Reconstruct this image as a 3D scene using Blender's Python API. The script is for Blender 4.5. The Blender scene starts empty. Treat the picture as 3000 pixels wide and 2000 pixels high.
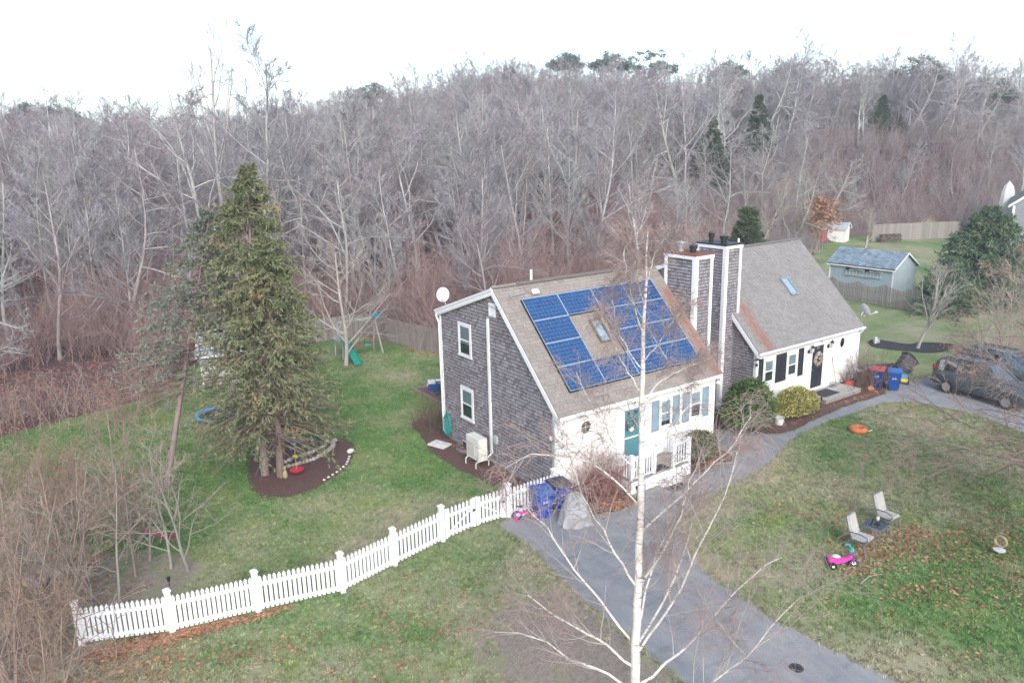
import bpy, bmesh, math, random
import numpy as np
from mathutils import Matrix, Vector
from mathutils.geometry import tessellate_polygon
random.seed(7)
S = bpy.context.scene
COL = S.collection
R = math.radians
# ------------------------------------------------------------------ camera
cam_d = bpy.data.cameras.new('camera'); cam = bpy.data.objects.new('camera', cam_d); COL.objects.link(cam)
yaw, pitch, roll = 0.6042, 0.2481, -0.0234
fw = Vector((math.sin(yaw)*math.cos(pitch), math.cos(yaw)*math.cos(pitch), -math.sin(pitch)))
rt = Vector((math.cos(yaw), -math.sin(yaw), 0)); up = rt.cross(fw)
r2 = rt*math.cos(roll)+up*math.sin(roll); u2 = up*math.cos(roll)-rt*math.sin(roll)
mw = Matrix((r2, u2, -fw)).transposed().to_4x4(); mw.translation = (-15.127, -19.519, 12.139)
cam.matrix_world = mw
cam_d.sensor_width = 36; cam_d.sensor_fit = 'HORIZONTAL'; cam_d.lens = 2215/3000*36
cam_d.clip_start = .1; cam_d.clip_end = 5000
S.camera = cam
CAMP = np.array([-15.127, -19.519, 12.139])
# ------------------------------------------------------------------ sky, sun, exposure
SUN_EL, SUN_AZ = 32, 205          # azimuth measured from +y towards +x; the light comes from the street side
W = bpy.data.worlds.new('World'); S.world = W; W.use_nodes = True
nt = W.node_tree; nt.nodes.clear()
sky = nt.nodes.new('ShaderNodeTexSky'); sky.sky_type = 'NISHITA'; sky.sun_disc = False
sky.sun_elevation = R(SUN_EL); sky.sun_rotation = R(SUN_AZ); sky.air_density = 1.0; sky.dust_density = 1.5; sky.ozone_density = 1.0
hs = nt.nodes.new('ShaderNodeHueSaturation'); hs.inputs['Saturation'].default_value = .78
bg = nt.nodes.new('ShaderNodeBackground'); bg.inputs[1].default_value = .135
wo = nt.nodes.new('ShaderNodeOutputWorld')
nt.links.new(sky.outputs[0], hs.inputs['Color']); nt.links.new(hs.outputs[0], bg.inputs[0]); nt.links.new(bg.outputs[0], wo.inputs[0])
sd = bpy.data.lights.new('sun', 'SUN'); sd.energy = 1.4; sd.angle = R(35); sd.color = (1, .96, .91)
so = bpy.data.objects.new('sun', sd); COL.objects.link(so)
dirv = Vector((math.sin(R(SUN_AZ))*math.cos(R(SUN_EL)), math.cos(R(SUN_AZ))*math.cos(R(SUN_EL)), math.sin(R(SUN_EL))))
so.rotation_euler = dirv.to_track_quat('Z', 'Y').to_euler(); so.location = (0, -30, 40)
vs = S.view_settings; vs.view_transform = 'Standard'; vs.look = 'None'; vs.exposure = 1.32; vs.gamma = 1; vs.use_curve_mapping = False
S.cycles.max_bounces = 4; S.cycles.diffuse_bounces = 3; S.cycles.transparent_max_bounces = 12; S.cycles.use_denoising = True; S.cycles.use_adaptive_sampling = True; S.cycles.adaptive_threshold = .02
# ------------------------------------------------------------------ materials
def newmat(name):
    m = bpy.data.materials.new(name); m.use_nodes = True; n = m.node_tree; n.nodes.clear()
    o = n.nodes.new('ShaderNodeOutputMaterial'); b = n.nodes.new('ShaderNodeBsdfPrincipled')
    n.links.new(b.outputs[0], o.inputs[0]); return m, n, b
def mixc(n, fac, a, b_, mode='MIX'):
    x = n.nodes.new('ShaderNodeMix'); x.data_type = 'RGBA'; x.blend_type = mode
    for s, v in ((x.inputs[0], fac), (x.inputs[6], a), (x.inputs[7], b_)):
        if hasattr(v, 'is_linked'): n.links.new(v, s)
        elif isinstance(v, (int, float)): s.default_value = v
        else: s.default_value = (*v[:3], 1)
    return x.outputs[2]
def ramp(n, fac, a, b_):
    x = n.nodes.new('ShaderNodeMapRange'); x.inputs[1].default_value = a; x.inputs[2].default_value = b_
    n.links.new(fac, x.inputs[0]); return x.outputs[0]
def noise(n, vec, scale, det=3, rough=.55):
    x = n.nodes.new('ShaderNodeTexNoise'); x.inputs['Scale'].default_value = scale; x.inputs['Detail'].default_value = det
    x.inputs['Roughness'].default_value = rough
    if vec is not None: n.links.new(vec, x.inputs['Vector'])
    return x.outputs[0]
def coords(n, kind='Object'):
    return n.nodes.new('ShaderNodeTexCoord').outputs[kind]
def wpos(n): return n.nodes.new('ShaderNodeNewGeometry').outputs['Position']
def smap(n, vec, sc):
    x = n.nodes.new('ShaderNodeMapping'); x.inputs['Scale'].default_value = sc; n.links.new(vec, x.inputs[0]); return x.outputs[0]
def math_(n, op, a, b_):
    x = n.nodes.new('ShaderNodeMath'); x.operation = op
    for s, v in zip(x.inputs, (a, b_)):
        if hasattr(v, 'is_linked'): n.links.new(v, s)
        else: s.default_value = v
    return x.outputs[0]
def rnd(n):                                       # one random value for each loose piece or object
    i = n.nodes.new('ShaderNodeNewGeometry').outputs['Random Per Island']; o = n.nodes.new('ShaderNodeObjectInfo').outputs['Random']
    return math_(n, 'FRACT', math_(n, 'ADD', i, o), 0)
def bumpn(n, b, h, s=.3, d=.02):
    x = n.nodes.new('ShaderNodeBump'); x.inputs['Strength'].default_value = s; x.inputs['Distance'].default_value = d
    n.links.new(h, x.inputs['Height']); n.links.new(x.outputs[0], b.inputs['Normal'])
MATS = {}
def M(name, col, rough=.7, col2=None, scale=6, piece=0., metal=0, bump=0, world=False, stretch=(1, 1, 1), spec=.4, lo=.35, hi=.65, obj=0.):
    """base colour from noise between two tones, shifted a little for each loose piece"""
    if name in MATS: return MATS[name]
    m, n, b = newmat(name)
    v = smap(n, wpos(n) if world else coords(n), stretch)
    nz = noise(n, v, scale, 4)
    c2 = col2 if col2 else tuple(min(1, c*.8) for c in col)
    c = mixc(n, ramp(n, nz, lo, hi), col, c2)
    if piece:
        k = n.nodes.new('ShaderNodeMapRange'); k.inputs[3].default_value = 1-piece; k.inputs[4].default_value = 1+piece*.8
        n.links.new(rnd(n), k.inputs[0])
        cb = n.nodes.new('ShaderNodeCombineColor')
        for i in range(3): n.links.new(k.outputs[0], cb.inputs[i])
        c = mixc(n, 1., c, cb.outputs[0], 'MULTIPLY')
    if obj:                                            # whole plants differ: darker, paler, lichen grey-green, rosy
        oi = n.nodes.new('ShaderNodeObjectInfo').outputs['Random']; h = n.nodes.new('ShaderNodeHueSaturation'); k = n.nodes.new('ShaderNodeMapRange')
        k.inputs[3].default_value = 1-obj; k.inputs[4].default_value = 1+obj; n.links.new(oi, k.inputs[0]); n.links.new(k.outputs[0], h.inputs['Value']); n.links.new(c, h.inputs['Color'])
        o2 = math_(n, 'FRACT', math_(n, 'MULTIPLY', oi, 7.31), 0)
        c = mixc(n, math_(n, 'MULTIPLY', math_(n, 'GREATER_THAN', o2, .72), .45), h.outputs[0], (.40, .42, .38)); c = mixc(n, math_(n, 'MULTIPLY', math_(n, 'LESS_THAN', o2, .25), .3), c, (.36, .27, .28))
    n.links.new(c, b.inputs['Base Color'])
    b.inputs['Roughness'].default_value = rough; b.inputs['Metallic'].default_value = metal
    b.inputs['Specular IOR Level'].default_value = spec
    if bump: bumpn(n, b, noise(n, v, scale*4, 3), bump)
    MATS[name] = m; return m
def glass(name, tint=(.86, .92, .95), refl=.12):
    m, n, b = newmat(name); n.nodes.remove(b); o = n.nodes[0]
    t = n.nodes.new('ShaderNodeBsdfTransparent'); t.inputs[0].default_value = (*tint, 1)
    g = n.nodes.new('ShaderNodeBsdfGlossy'); g.inputs['Roughness'].default_value = .02
    f = n.nodes.new('ShaderNodeLayerWeight'); f.inputs[0].default_value = .5
    a = math_(n, 'ADD', math_(n, 'MULTIPLY', math_(n, 'POWER', f.outputs['Facing'], 4.), .6), refl)
    x = n.nodes.new('ShaderNodeMixShader'); n.links.new(a, x.inputs[0]); n.links.new(t.outputs[0], x.inputs[1]); n.links.new(g.outputs[0], x.inputs[2])
    n.links.new(x.outputs[0], o.inputs[0]); MATS[name] = m; return m
# ------------------------------------------------------------------ mesh kit
def np_mesh(name, V, F, flat=False):
    """V (n,3); F a list of index arrays of constant width"""
    me = bpy.data.meshes.new(name); V = np.asarray(V, np.float32)
    me.vertices.add(len(V)); me.vertices.foreach_set('co', V.ravel())
    F = [np.asarray(f, np.int32) for f in F if len(f)]
    tot = sum(len(f) for f in F); lp = np.concatenate([f.ravel() for f in F]); cnt = np.concatenate([np.full(len(f), f.shape[1], np.int32) for f in F])
    me.loops.add(len(lp)); me.loops.foreach_set('vertex_index', lp)
    me.polygons.add(tot); st = np.zeros(tot, np.int32); st[1:] = np.cumsum(cnt)[:-1]
    me.polygons.foreach_set('loop_start', st)
    me.polygons.foreach_set('use_smooth', np.full(tot, not flat, bool)); me.update(calc_edges=True); me.validate(); return me
def link(name, me, mat=None, parent=None, smooth=False):
    if mat and not me.materials: me.materials.append(mat)
    if smooth: me.polygons.foreach_set('use_smooth', [True]*len(me.polygons))
    o = bpy.data.objects.new(name, me); COL.objects.link(o)
    if parent is not None: o.parent = parent
    return o
def tag(o, label=None, cat=None, group=None, kind=None):
    if label: o['label'] = label
    if cat: o['category'] = cat
    if group: o['group'] = group
    if kind: o['kind'] = kind
    return o
def thing(name, label, cat, loc=(0, 0, 0), rz=0, group=None, rot=None):
    o = bpy.data.objects.new(name, None); COL.objects.link(o); o.empty_display_size = .2
    o.location = loc; o.rotation_euler = rot if rot else (0, 0, rz); return tag(o, label, cat, group)
class MB:
    def __init__(s): s.v = []; s.f = []
    def add(s, v, f):
        k = len(s.v); s.v += [tuple(map(float, p)) for p in v]; s.f += [tuple(i+k for i in q) for q in f]; return s
    def box(s, a, b):
        (x0, y0, z0), (x1, y1, z1) = a, b
        return s.add([(x0, y0, z0), (x1, y0, z0), (x1, y1, z0), (x0, y1, z0), (x0, y0, z1), (x1, y0, z1), (x1, y1, z1), (x0, y1, z1)],
                     [(0, 3, 2, 1), (4, 5, 6, 7), (0, 1, 5, 4), (1, 2, 6, 5), (2, 3, 7, 6), (3, 0, 4, 7)])
    def beam(s, p, q, w, h, upv=(0, 0, 1)):
        p, q = Vector(p), Vector(q); d = (q-p).normalized(); u = Vector(upv)
        if abs(d.dot(u)) > .98: u = Vector((0, 1, 0))
        a = d.cross(u).normalized()*(w/2); b = a.cross(d).normalized()*(h/2)
        return s.add([p-a-b, p+a-b, p+a+b, p-a+b, q-a-b, q+a-b, q+a+b, q-a+b],
                     [(0, 3, 2, 1), (4, 5, 6, 7), (0, 1, 5, 4), (1, 2, 6, 5), (2, 3, 7, 6), (3, 0, 4, 7)])
    def tube(s, pts, r, n=8, cap=True):
        pts = [Vector(p) for p in pts]; rs = r if isinstance(r, (list, tuple)) else [r]*len(pts); V = []; F = []
        prev = None
        for i, p in enumerate(pts):
            d = (pts[min(i+1, len(pts)-1)]-pts[max(i-1, 0)]).normalized()
            if prev is None:
                u = Vector((0, 0, 1)) if abs(d.z) < .9 else Vector((1, 0, 0)); a = d.cross(u).normalized()
            else: a = (prev-d*prev.dot(d)).normalized()
            prev = a; b = d.cross(a)
            for k in range(n):
                t = 2*math.pi*k/n; V.append(p+(a*math.cos(t)+b*math.sin(t))*rs[i])
        for i in range(len(pts)-1):
            for k in range(n):
                k2 = (k+1) % n; F.append((i*n+k, i*n+k2, (i+1)*n+k2, (i+1)*n+k))
        if cap: F.append(tuple(range(n-1, -1, -1))); F.append(tuple((len(pts)-1)*n+k for k in range(n)))
        return s.add(V, F)
    def ring(s, c, r, rad, axis='z', n=20, m=8):
        c = Vector(c); V = []; F = []
        for i in range(n):
            t = 2*math.pi*i/n
            for k in range(m):
                q = 2*math.pi*k/m; x, y, z = (r+rad*math.cos(q))*math.cos(t), (r+rad*math.cos(q))*math.sin(t), rad*math.sin(q)
                V.append(c+Vector({'z': (x, y, z), 'y': (x, z, y), 'x': (z, x, y)}[axis]))
        for i in range(n):
            for k in range(m):
                a, b, c2, d = i*m+k, ((i+1) % n)*m+k, ((i+1) % n)*m+(k+1) % m, i*m+(k+1) % m; F.append((a, b, c2, d))
        return s.add(V, F)
    def lathe(s, prof, c=(0, 0, 0), n=16, sx=1, sy=1):
        V = []; F = []
        for (r, z) in prof:
            for k in range(n):
                t = 2*math.pi*k/n; V.append((c[0]+r*sx*math.cos(t), c[1]+r*sy*math.sin(t), c[2]+z))
        for i in range(len(prof)-1):
            for k in range(n):
                k2 = (k+1) % n; F.append((i*n+k, i*n+k2, (i+1)*n+k2, (i+1)*n+k))
        F.append(tuple(range(n-1, -1, -1))); F.append(tuple((len(prof)-1)*n+k for k in range(n)))
        return s.add(V, F)
    def blob(s, c, r, n=10, m=6, jit=0, rg=random):
        prof = [(math.sin(math.pi*i/m), -math.cos(math.pi*i/m)) for i in range(m+1)]
        k0 = len(s.v); s.lathe([(max(a, .02)*1, b) for a, b in prof], (0, 0, 0), n)
        for i in range(k0, len(s.v)):
            j = 1+rg.uniform(-jit, jit); x, y, z = s.v[i]; s.v[i] = (c[0]+x*r[0]*j, c[1]+y*r[1]*j, c[2]+z*r[2]*j)
        return s
    def prism(s, poly, ext):
        """poly: 3D points of a planar outline, ext: extrusion vector"""
        n = len(poly); e = Vector(ext); P = [Vector(p) for p in poly]
        tri = tessellate_polygon([P]); V = P+[p+e for p in P]
        F = [tuple(t) for t in tri]+[tuple(i+n for i in reversed(t)) for t in tri]
        F += [(i, (i+1) % n, (i+1) % n+n, i+n) for i in range(n)]
        return s.add(V, F)
    def build(s, name, mat, parent=None, smooth=False, loc=None, rot=None, fix=True):
        me = bpy.data.meshes.new(name); me.from_pydata(s.v, [], s.f)
        if fix:
            bm = bmesh.new(); bm.from_mesh(me); bmesh.ops.recalc_face_normals(bm, faces=bm.faces); bm.to_mesh(me); bm.free()
        o = link(name, me, mat, parent, False)
        if smooth:
            me.polygons.foreach_set('use_smooth', [True]*len(me.polygons))
            try: me.set_sharp_from_angle(angle=R(40))
            except Exception: pass
        if loc is not None: o.location = loc
        if rot is not None: o.rotation_euler = rot
        return o
def bevel(o, w=.01, seg=2):
    bm = bmesh.new(); bm.from_mesh(o.data); bmesh.ops.bevel(bm, geom=bm.edges[:], offset=w, segments=seg, affect='EDGES', clamp_overlap=True)
    bm.to_mesh(o.data); bm.free(); return o
def copy_tree(o, parent=None):
    c = o.copy(); COL.objects.link(c)
    if parent is not None: c.parent = parent
    for ch in list(o.children): copy_tree(ch, c)
    return c
def sheet(name, pts, z, mat, kind='structure'):
    P = [Vector((x, y, 0)) for x, y in pts]; tri = tessellate_polygon([P])
    me = bpy.data.meshes.new(name); me.from_pydata([(x, y, z) for x, y in pts], [], [tuple(t) for t in tri])
    bm = bmesh.new(); bm.from_mesh(me)
    for f in bm.faces:
        f.normal_update()
        if f.normal.z < 0: f.normal_flip()
    bm.to_mesh(me); bm.free()
    return tag(link(name, me, mat), kind=kind)
def smooth_loop(pts, n=4, closed=True):
    """Catmull-Rom through a closed outline"""
    out = []; m = len(pts)
    for i in range(m):
        p0, p1, p2, p3 = [np.array(pts[(i+k) % m], float) for k in (-1, 0, 1, 2)]
        for j in range(n):
            t = j/n; q = .5*((2*p1)+(-p0+p2)*t+(2*p0-5*p1+4*p2-p3)*t*t+(-p0+3*p1-3*p2+p3)*t**3); out.append(tuple(q))
    return out
def inpoly(x, y, poly):
    x = np.asarray(x, float); y = np.asarray(y, float); r = np.zeros(x.shape, bool); n = len(poly)
    for i in range(n):
        x0, y0 = poly[i]; x1, y1 = poly[(i+1) % n]
        if y0 == y1: continue
        c = ((y0 > y) != (y1 > y)) & (x < (x1-x0)*(y-y0)/(y1-y0)+x0); r ^= c
    return r
# ================================================================== ground
EDGE = [(-200, 30), (-40, 16), (-22, 17.5), (-16, 20.3), (-10, 21.9), (-8.2, 23.2), (-6.8, 27), (2.4, 28.6), (5.4, 28), (7.1, 19.6), (9, 15), (16, 13.5), (24, 15), (36, 24), (52, 30), (60, 29), (66, 34), (78, 36), (90, 33), (97, 27), (112, 25), (135, 27), (170, 34), (400, 60)]
def edge_y(x):
    return np.interp(x, [e[0] for e in EDGE], [e[1] for e in EDGE])
def sstep(a, b, t):
    t = np.clip((t-a)/(b-a), 0, 1); return t*t*(3-2*t)
def hgt(x, y):
    x = np.asarray(x, float); y = np.asarray(y, float)
    d = np.hypot(x+15, y+19.5); a = np.degrees(np.arctan2(x+15, y+19.5))
    top = 7.4+7.4*sstep(6, 36, a)-3.2*sstep(54, 66, a)+.9*np.sin(a*.21+.6)+.5*np.sin(a*.63)
    rise = np.clip((d-56)/80, 0, 1)**.92-.25*sstep(150, 260, d)
    inside = sstep(0, 10, y-edge_y(x))
    return top*rise*inside+.4*inside*(1+.5*np.sin(x*.35)*np.sin(y*.3))
def axis(lo, a, b, hi, fine, coarse):
    l = list(np.arange(lo, a, coarse)); m = list(np.arange(a, b, fine)); r = list(np.arange(b, hi+coarse, coarse)); return np.array(l+m+r)
ax = np.concatenate([[-1400, -600, -350], axis(-200, -24, 34, 260, .5, 6), [380, 700, 1400]])
ay = np.concatenate([[-900, -250, -120], axis(-60, -18, 36, 260, .5, 6), [380, 700, 1400]])
gx, gy = np.meshgrid(ax, ay, indexing='xy'); gz = hgt(gx, gy)
nx_, ny_ = len(ax), len(ay); idx = np.arange(nx_*ny_).reshape(ny_, nx_)
gme = np_mesh('ground', np.stack([gx, gy, gz], -1).reshape(-1, 3), [np.stack([idx[:-1, :-1], idx[:-1, 1:], idx[1:, 1:], idx[1:, :-1]], -1).reshape(-1, 4)])
SOIL = [(-30, -8), (-17, -4), (-14.9, .2), (-12.9, 1.2), (-11.3, 2.8), (-11.4, 4.2), (-13.2, 5.8), (-15, 8), (-30, 11)]
X_, Y_ = gx.ravel(), gy.ravel()
lit = sstep(-.6, 1.2, Y_-edge_y(X_))
soil = np.maximum(inpoly(X_, Y_, SOIL)*.78, np.clip(1.6-np.hypot((X_+4.9)/2.1, (Y_+7.0)/2.9), 0, 1))
soil = np.maximum(soil, .75*np.clip(1.2-np.hypot((X_+17)/5, (Y_+1.5)/2.6), 0, 1))
for nm, arr in (('litter', lit), ('soil', soil)):
    a = gme.attributes.new(nm, 'FLOAT', 'POINT'); a.data.foreach_set('value', arr.astype(np.float32))
def lawn_colour(n):
    p = wpos(n)
    big = noise(n, p, .16, 3, .6); mid = noise(n, p, .9, 4, .65); fine = noise(n, smap(n, p, (1, 1, .2)), 9, 4, .7)
    tanness = math_(n, 'ADD', math_(n, 'MULTIPLY', big, 1.45), math_(n, 'ADD', math_(n, 'MULTIPLY', mid, .5), math_(n, 'MULTIPLY', fine, .42)))
    sp = n.nodes.new('ShaderNodeSeparateXYZ'); n.links.new(p, sp.inputs[0])      # the fenced yard is lusher than the worn strip before the fence
    yd = math_(n, 'MULTIPLY', math_(n, 'SUBTRACT', ramp(n, sp.outputs[1], -3, 5), .45), -.26); lf_ = math_(n, 'SUBTRACT', 1., ramp(n, sp.outputs[0], .5, 3))
    rg_ = math_(n, 'MULTIPLY', math_(n, 'MULTIPLY', math_(n, 'SUBTRACT', 1., ramp(n, sp.outputs[1], -13, -8)), ramp(n, sp.outputs[0], 1, 4)), -.2)
    tanness = math_(n, 'ADD', tanness, math_(n, 'ADD', math_(n, 'MULTIPLY', yd, lf_), rg_))
    c = mixc(n, ramp(n, tanness, 1.0, 1.36), (.09, .19, .05), (.315, .295, .19))
    c = mixc(n, ramp(n, noise(n, p, .45, 2), .52, .72), c, (.175, .235, .075))
    return mixc(n, math_(n, 'MULTIPLY', ramp(n, fine, .45, .75), .5), c, (.40, .37, .27))
gm, n, b = newmat('ground')
c = lawn_colour(n); p = wpos(n)
def attr(n, nm):
    a = n.nodes.new('ShaderNodeAttribute'); a.attribute_name = nm; return a.outputs['Fac']
f1 = noise(n, p, 7, 5, .7); f2 = noise(n, p, 26, 3, .7)
lc = mixc(n, ramp(n, f1, .35, .68), (.145, .085, .08), (.08, .057, .055)); lc = mixc(n, ramp(n, f2, .55, .72), lc, (.30, .17, .15))
lc = mixc(n, ramp(n, noise(n, p, .22, 3), .42, .7), lc, (.12, .098, .095))
sc_ = mixc(n, ramp(n, f1, .35, .65), (.31, .26, .215), (.205, .17, .145)); sc_ = mixc(n, ramp(n, f2, .56, .7), sc_, (.42, .365, .31))
w1 = math_(n, 'ADD', attr(n, 'litter'), math_(n, 'MULTIPLY', math_(n, 'SUBTRACT', f1, .5), .9))
w2 = math_(n, 'ADD', attr(n, 'soil'), math_(n, 'MULTIPLY', math_(n, 'SUBTRACT', noise(n, p, 1.4, 6, .75), .5), 2.2))
c = mixc(n, ramp(n, w2, .4, .9), c, sc_); c = mixc(n, ramp(n, w1, .4, .6), c, lc)
n.links.new(c, b.inputs['Base Color']); b.inputs['Roughness'].default_value = .95; b.inputs['Specular IOR Level'].default_value = .1
bumpn(n, b, noise(n, p, 14, 5, .75), .55, .05)
tag(link('ground', gme, gm, smooth=True), kind='structure')
# ------------------------------------------------------------------ asphalt drive and walk
DRIVE = [(-2.0, -.12), (-2.62, -.2), (-2.6, -2.2), (-3.0, -4.2), (-3.2, -5.3), (-3.22, -6.6), (-3.42, -9.2), (-3.6, -13), (-3.6, -24), (1.2, -24), (.85, -14), (.62, -12.2), (.38, -9.3), (.52, -6.9), (.95, -5.7), (1.75, -4.45), (2.5, -3.5),
         (4.1, -3.22), (5.64, -3.02), (7.16, -2.85), (8.6, -2.6), (9.9, -2.25), (11.2, -1.7), (12.45, -1.42), (15.1, -1.36), (18.9, -1.45), (20.1, -2.3), (20.5, -4.7), (19.6, -7.2), (18.6, -11), (18, -24), (32, -24), (31, -6), (30.4, -1.0), (26, -.6), (22.5, -.2), (20.3, -.75), (17.1, -.6), (14.4, -.75), (12.6, -1.0), (11.6, -.95), (10.9, -.3), (10.7, .6), (9.6, 1.2), (8.5, 1.3), (8.45, -.9), (7.9, -1.55), (6.9, -1.5), (5.75, -1.55), (5.5, -1.37), (2.6, -1.37), (2.35, -1.75), (1.6, -2.0), (.4, -1.7), (0.1, -.7), (0.02, -.12)]
am, n, b = newmat('asphalt'); p = wpos(n)
c = mixc(n, ramp(n, noise(n, smap(n, p, (1.6, .5, 1)), .7, 5, .7), .32, .68), (.24, .253, .275), (.40, .40, .40))
c = mixc(n, math_(n, 'MULTIPLY', ramp(n, noise(n, p, 1.1, 4, .7), .5, .7), .7), c, (.44, .415, .38))
c = mixc(n, math_(n, 'MULTIPLY', ramp(n, noise(n, smap(n, p, (.35, 1.6, 1)), 1.1, 5, .75), .56, .66), .45), c, (.15, .16, .175))
c = mixc(n, ramp(n, noise(n, p, 60, 2, .8), .3, .75), c, (.21, .215, .22), 'OVERLAY')
n.links.new(c, b.inputs['Base Color']); b.inputs['Roughness'].default_value = .85; bumpn(n, b, noise(n, p, 90, 3, .8), .35, .01)
def ragged(poly, step=.35, amp=.05, seed=3):
    rg = random.Random(seed); out = []
    for i in range(len(poly)):
        a, b_ = np.array(poly[i], float), np.array(poly[(i+1) % len(poly)], float); k = max(1, int(np.hypot(*(b_-a))/step))
        for j in range(k): out.append(tuple(a+(b_-a)*j/k+np.array([rg.uniform(-amp, amp), rg.uniform(-amp, amp)])))
    return out
def inset_sheet(name, poly, z, mat, seed=1, amp=.05): return sheet(name, ragged(poly, .35, amp, seed), z, mat)
sheet('driveway', ragged(DRIVE, .2, .075, 3), .014, am)
d = MB().lathe([(.17, 0), (.17, .012), (.13, .014)], (-.87, -10.48, .012), 20).build('drain_cover', M('cast_iron', (.03, .03, .035), .6))
tag(d, 'small round dark metal cover set in the asphalt driveway', 'drain cover')
# ------------------------------------------------------------------ mulch beds
mm, n, b = newmat('mulch'); p = wpos(n)
c = mixc(n, ramp(n, noise(n, p, 22, 4, .75), .35, .68), (.075, .04, .036), (.19, .10, .085)); c = mixc(n, ramp(n, noise(n, p, 1.2, 3), .5, .7), c, (.11, .07, .063))
n.links.new(c, b.inputs['Base Color']); b.inputs['Roughness'].default_value = .95; bumpn(n, b, noise(n, p, 40, 3, .8), .8, .04)
mb, n, b = newmat('dark_mulch'); p = wpos(n)
n.links.new(mixc(n, ramp(n, noise(n, p, 20, 4, .75), .35, .7), (.018, .018, .022), (.06, .055, .06)), b.inputs['Base Color']); b.inputs['Roughness'].default_value = .95; bumpn(n, b, noise(n, p, 40, 3, .8), .8, .04)
BED_SPRUCE = smooth_loop([(-7.6, 10.9), (-8.3, 8.6), (-8.4, 7.2), (-7.8, 6.2), (-6.8, 6.1), (-5.6, 6.6), (-4.7, 7.3), (-4.0, 8.3), (-3.4, 9.6), (-3.8, 10.6), (-5.2, 11.5), (-6.6, 11.7)])
BED_SIDE = smooth_loop([(.2, 10.6), (-.45, 9.9), (-.62, 8.9), (-.9, 8.0), (-1.25, 6.8), (-1.3, 5.6), (-1.25, 4.2), (-1.05, 2.9), (-.75, 1.6), (-.3, .55), (.25, .3), (.4, 4), (.4, 8), (.5, 10.3)], 3)
BED_PORCH = [(.15, -.02), (.15, -.7), (.5, -1.66), (1.6, -1.96), (2.3, -1.7), (2.5, -1.3), (2.5, -.02)]
BED_BOX = [(5.62, -.02), (5.62, -1.3), (5.8, -1.5), (6.9, -1.46), (7.85, -1.5), (8.3, -.9), (8.38, -.02)]
BED_FRONT = [(8.5, 1.32), (9.65, 1.24), (10.75, .65), (10.95, -.27), (11.62, -.92), (12.6, -.97), (14.4, -.72), (17.1, -.57), (20.25, -.7), (21.6, -.1), (21.9, 1.2), (21.3, 1.4), (12.9, 1.4), (12.9, 3), (8.5, 3)]
for i, (nm, poly) in enumerate((('mulch_bed', BED_SPRUCE), ('mulch_bed', BED_SIDE), ('mulch_bed', BED_PORCH), ('mulch_bed', BED_BOX), ('mulch_bed', BED_FRONT))):
    inset_sheet(nm, poly, .02+.004*i, mm, i+5, .06)
inset_sheet('mulch_bed', smooth_loop([(28.2, 4.6), (28.8, 2.6), (29.6, 1.6), (31.0, 1.4), (32.4, 1.9), (31.4, 3.4), (30.4, 3.6), (30, 5.6)]), .02, mb, 12)
inset_sheet('mulch_bed', smooth_loop([(21.6, 1.6), (21.8, .5), (23.6, .3), (25.4, .6), (25.6, 2.0), (23, 2.8), (21.6, 3)]), .021, mb, 13)
# ------------------------------------------------------------------ scattered stuff: grass tufts, dead leaves
rng = np.random.default_rng(11)
def gn_instances(name, pts, rotz, scale, idx, sources, label=None, cat=None, tilt=None):
    """one object: copies of the source meshes on points; sources = list of lists of objects"""
    me = bpy.data.meshes.new(name); me.vertices.add(len(pts)); me.vertices.foreach_set('co', np.asarray(pts, np.float32).ravel())
    rot = np.zeros((len(pts), 3), np.float32); rot[:, 2] = rotz
    if tilt is not None: rot[:, :2] = tilt
    a = me.attributes.new('rot', 'FLOAT_VECTOR', 'POINT'); a.data.foreach_set('vector', rot.ravel())
    sc = np.asarray(scale, np.float32); sc = np.repeat(sc[:, None], 3, 1) if sc.ndim == 1 else sc
    a = me.attributes.new('scl', 'FLOAT_VECTOR', 'POINT'); a.data.foreach_set('vector', np.ascontiguousarray(sc).ravel())
    a = me.attributes.new('pick', 'INT', 'POINT'); a.data.foreach_set('value', np.asarray(idx, np.int32))
    o = link(name, me); g = bpy.data.node_groups.new(name, 'GeometryNodeTree'); o.modifiers.new('scatter', 'NODES').node_group = g
    g.interface.new_socket('Geometry', in_out='INPUT', socket_type='NodeSocketGeometry'); g.interface.new_socket('Geometry', in_out='OUTPUT', socket_type='NodeSocketGeometry')
    N = g.nodes.new; L = g.links.new
    gi, go = N('NodeGroupInput'), N('NodeGroupOutput'); inst = N('GeometryNodeInstanceOnPoints'); jo = N('GeometryNodeJoinGeometry')
    for src in reversed(sources):
        j2 = N('GeometryNodeJoinGeometry')
        for s_ in src:
            oi = N('GeometryNodeObjectInfo'); oi.transform_space = 'ORIGINAL'; oi.inputs[0].default_value = s_; L(oi.outputs['Geometry'], j2.inputs[0])
        ti = N('GeometryNodeGeometryToInstance'); L(j2.outputs[0], ti.inputs[0]); L(ti.outputs[0], jo.inputs[0])
    def at(nm, typ):
        x = N('GeometryNodeInputNamedAttribute'); x.data_type = typ; x.inputs[0].default_value = nm; return x.outputs[0]
    L(gi.outputs[0], inst.inputs['Points']); L(jo.outputs[0], inst.inputs['Instance']); inst.inputs['Pick Instance'].default_value = True
    L(at('pick', 'INT'), inst.inputs['Instance Index']); L(at('rot', 'FLOAT_VECTOR'), inst.inputs['Rotation']); L(at('scl', 'FLOAT_VECTOR'), inst.inputs['Scale'])
    L(inst.outputs[0], go.inputs[0])
    return tag(o, label, cat, kind='stuff')
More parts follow.
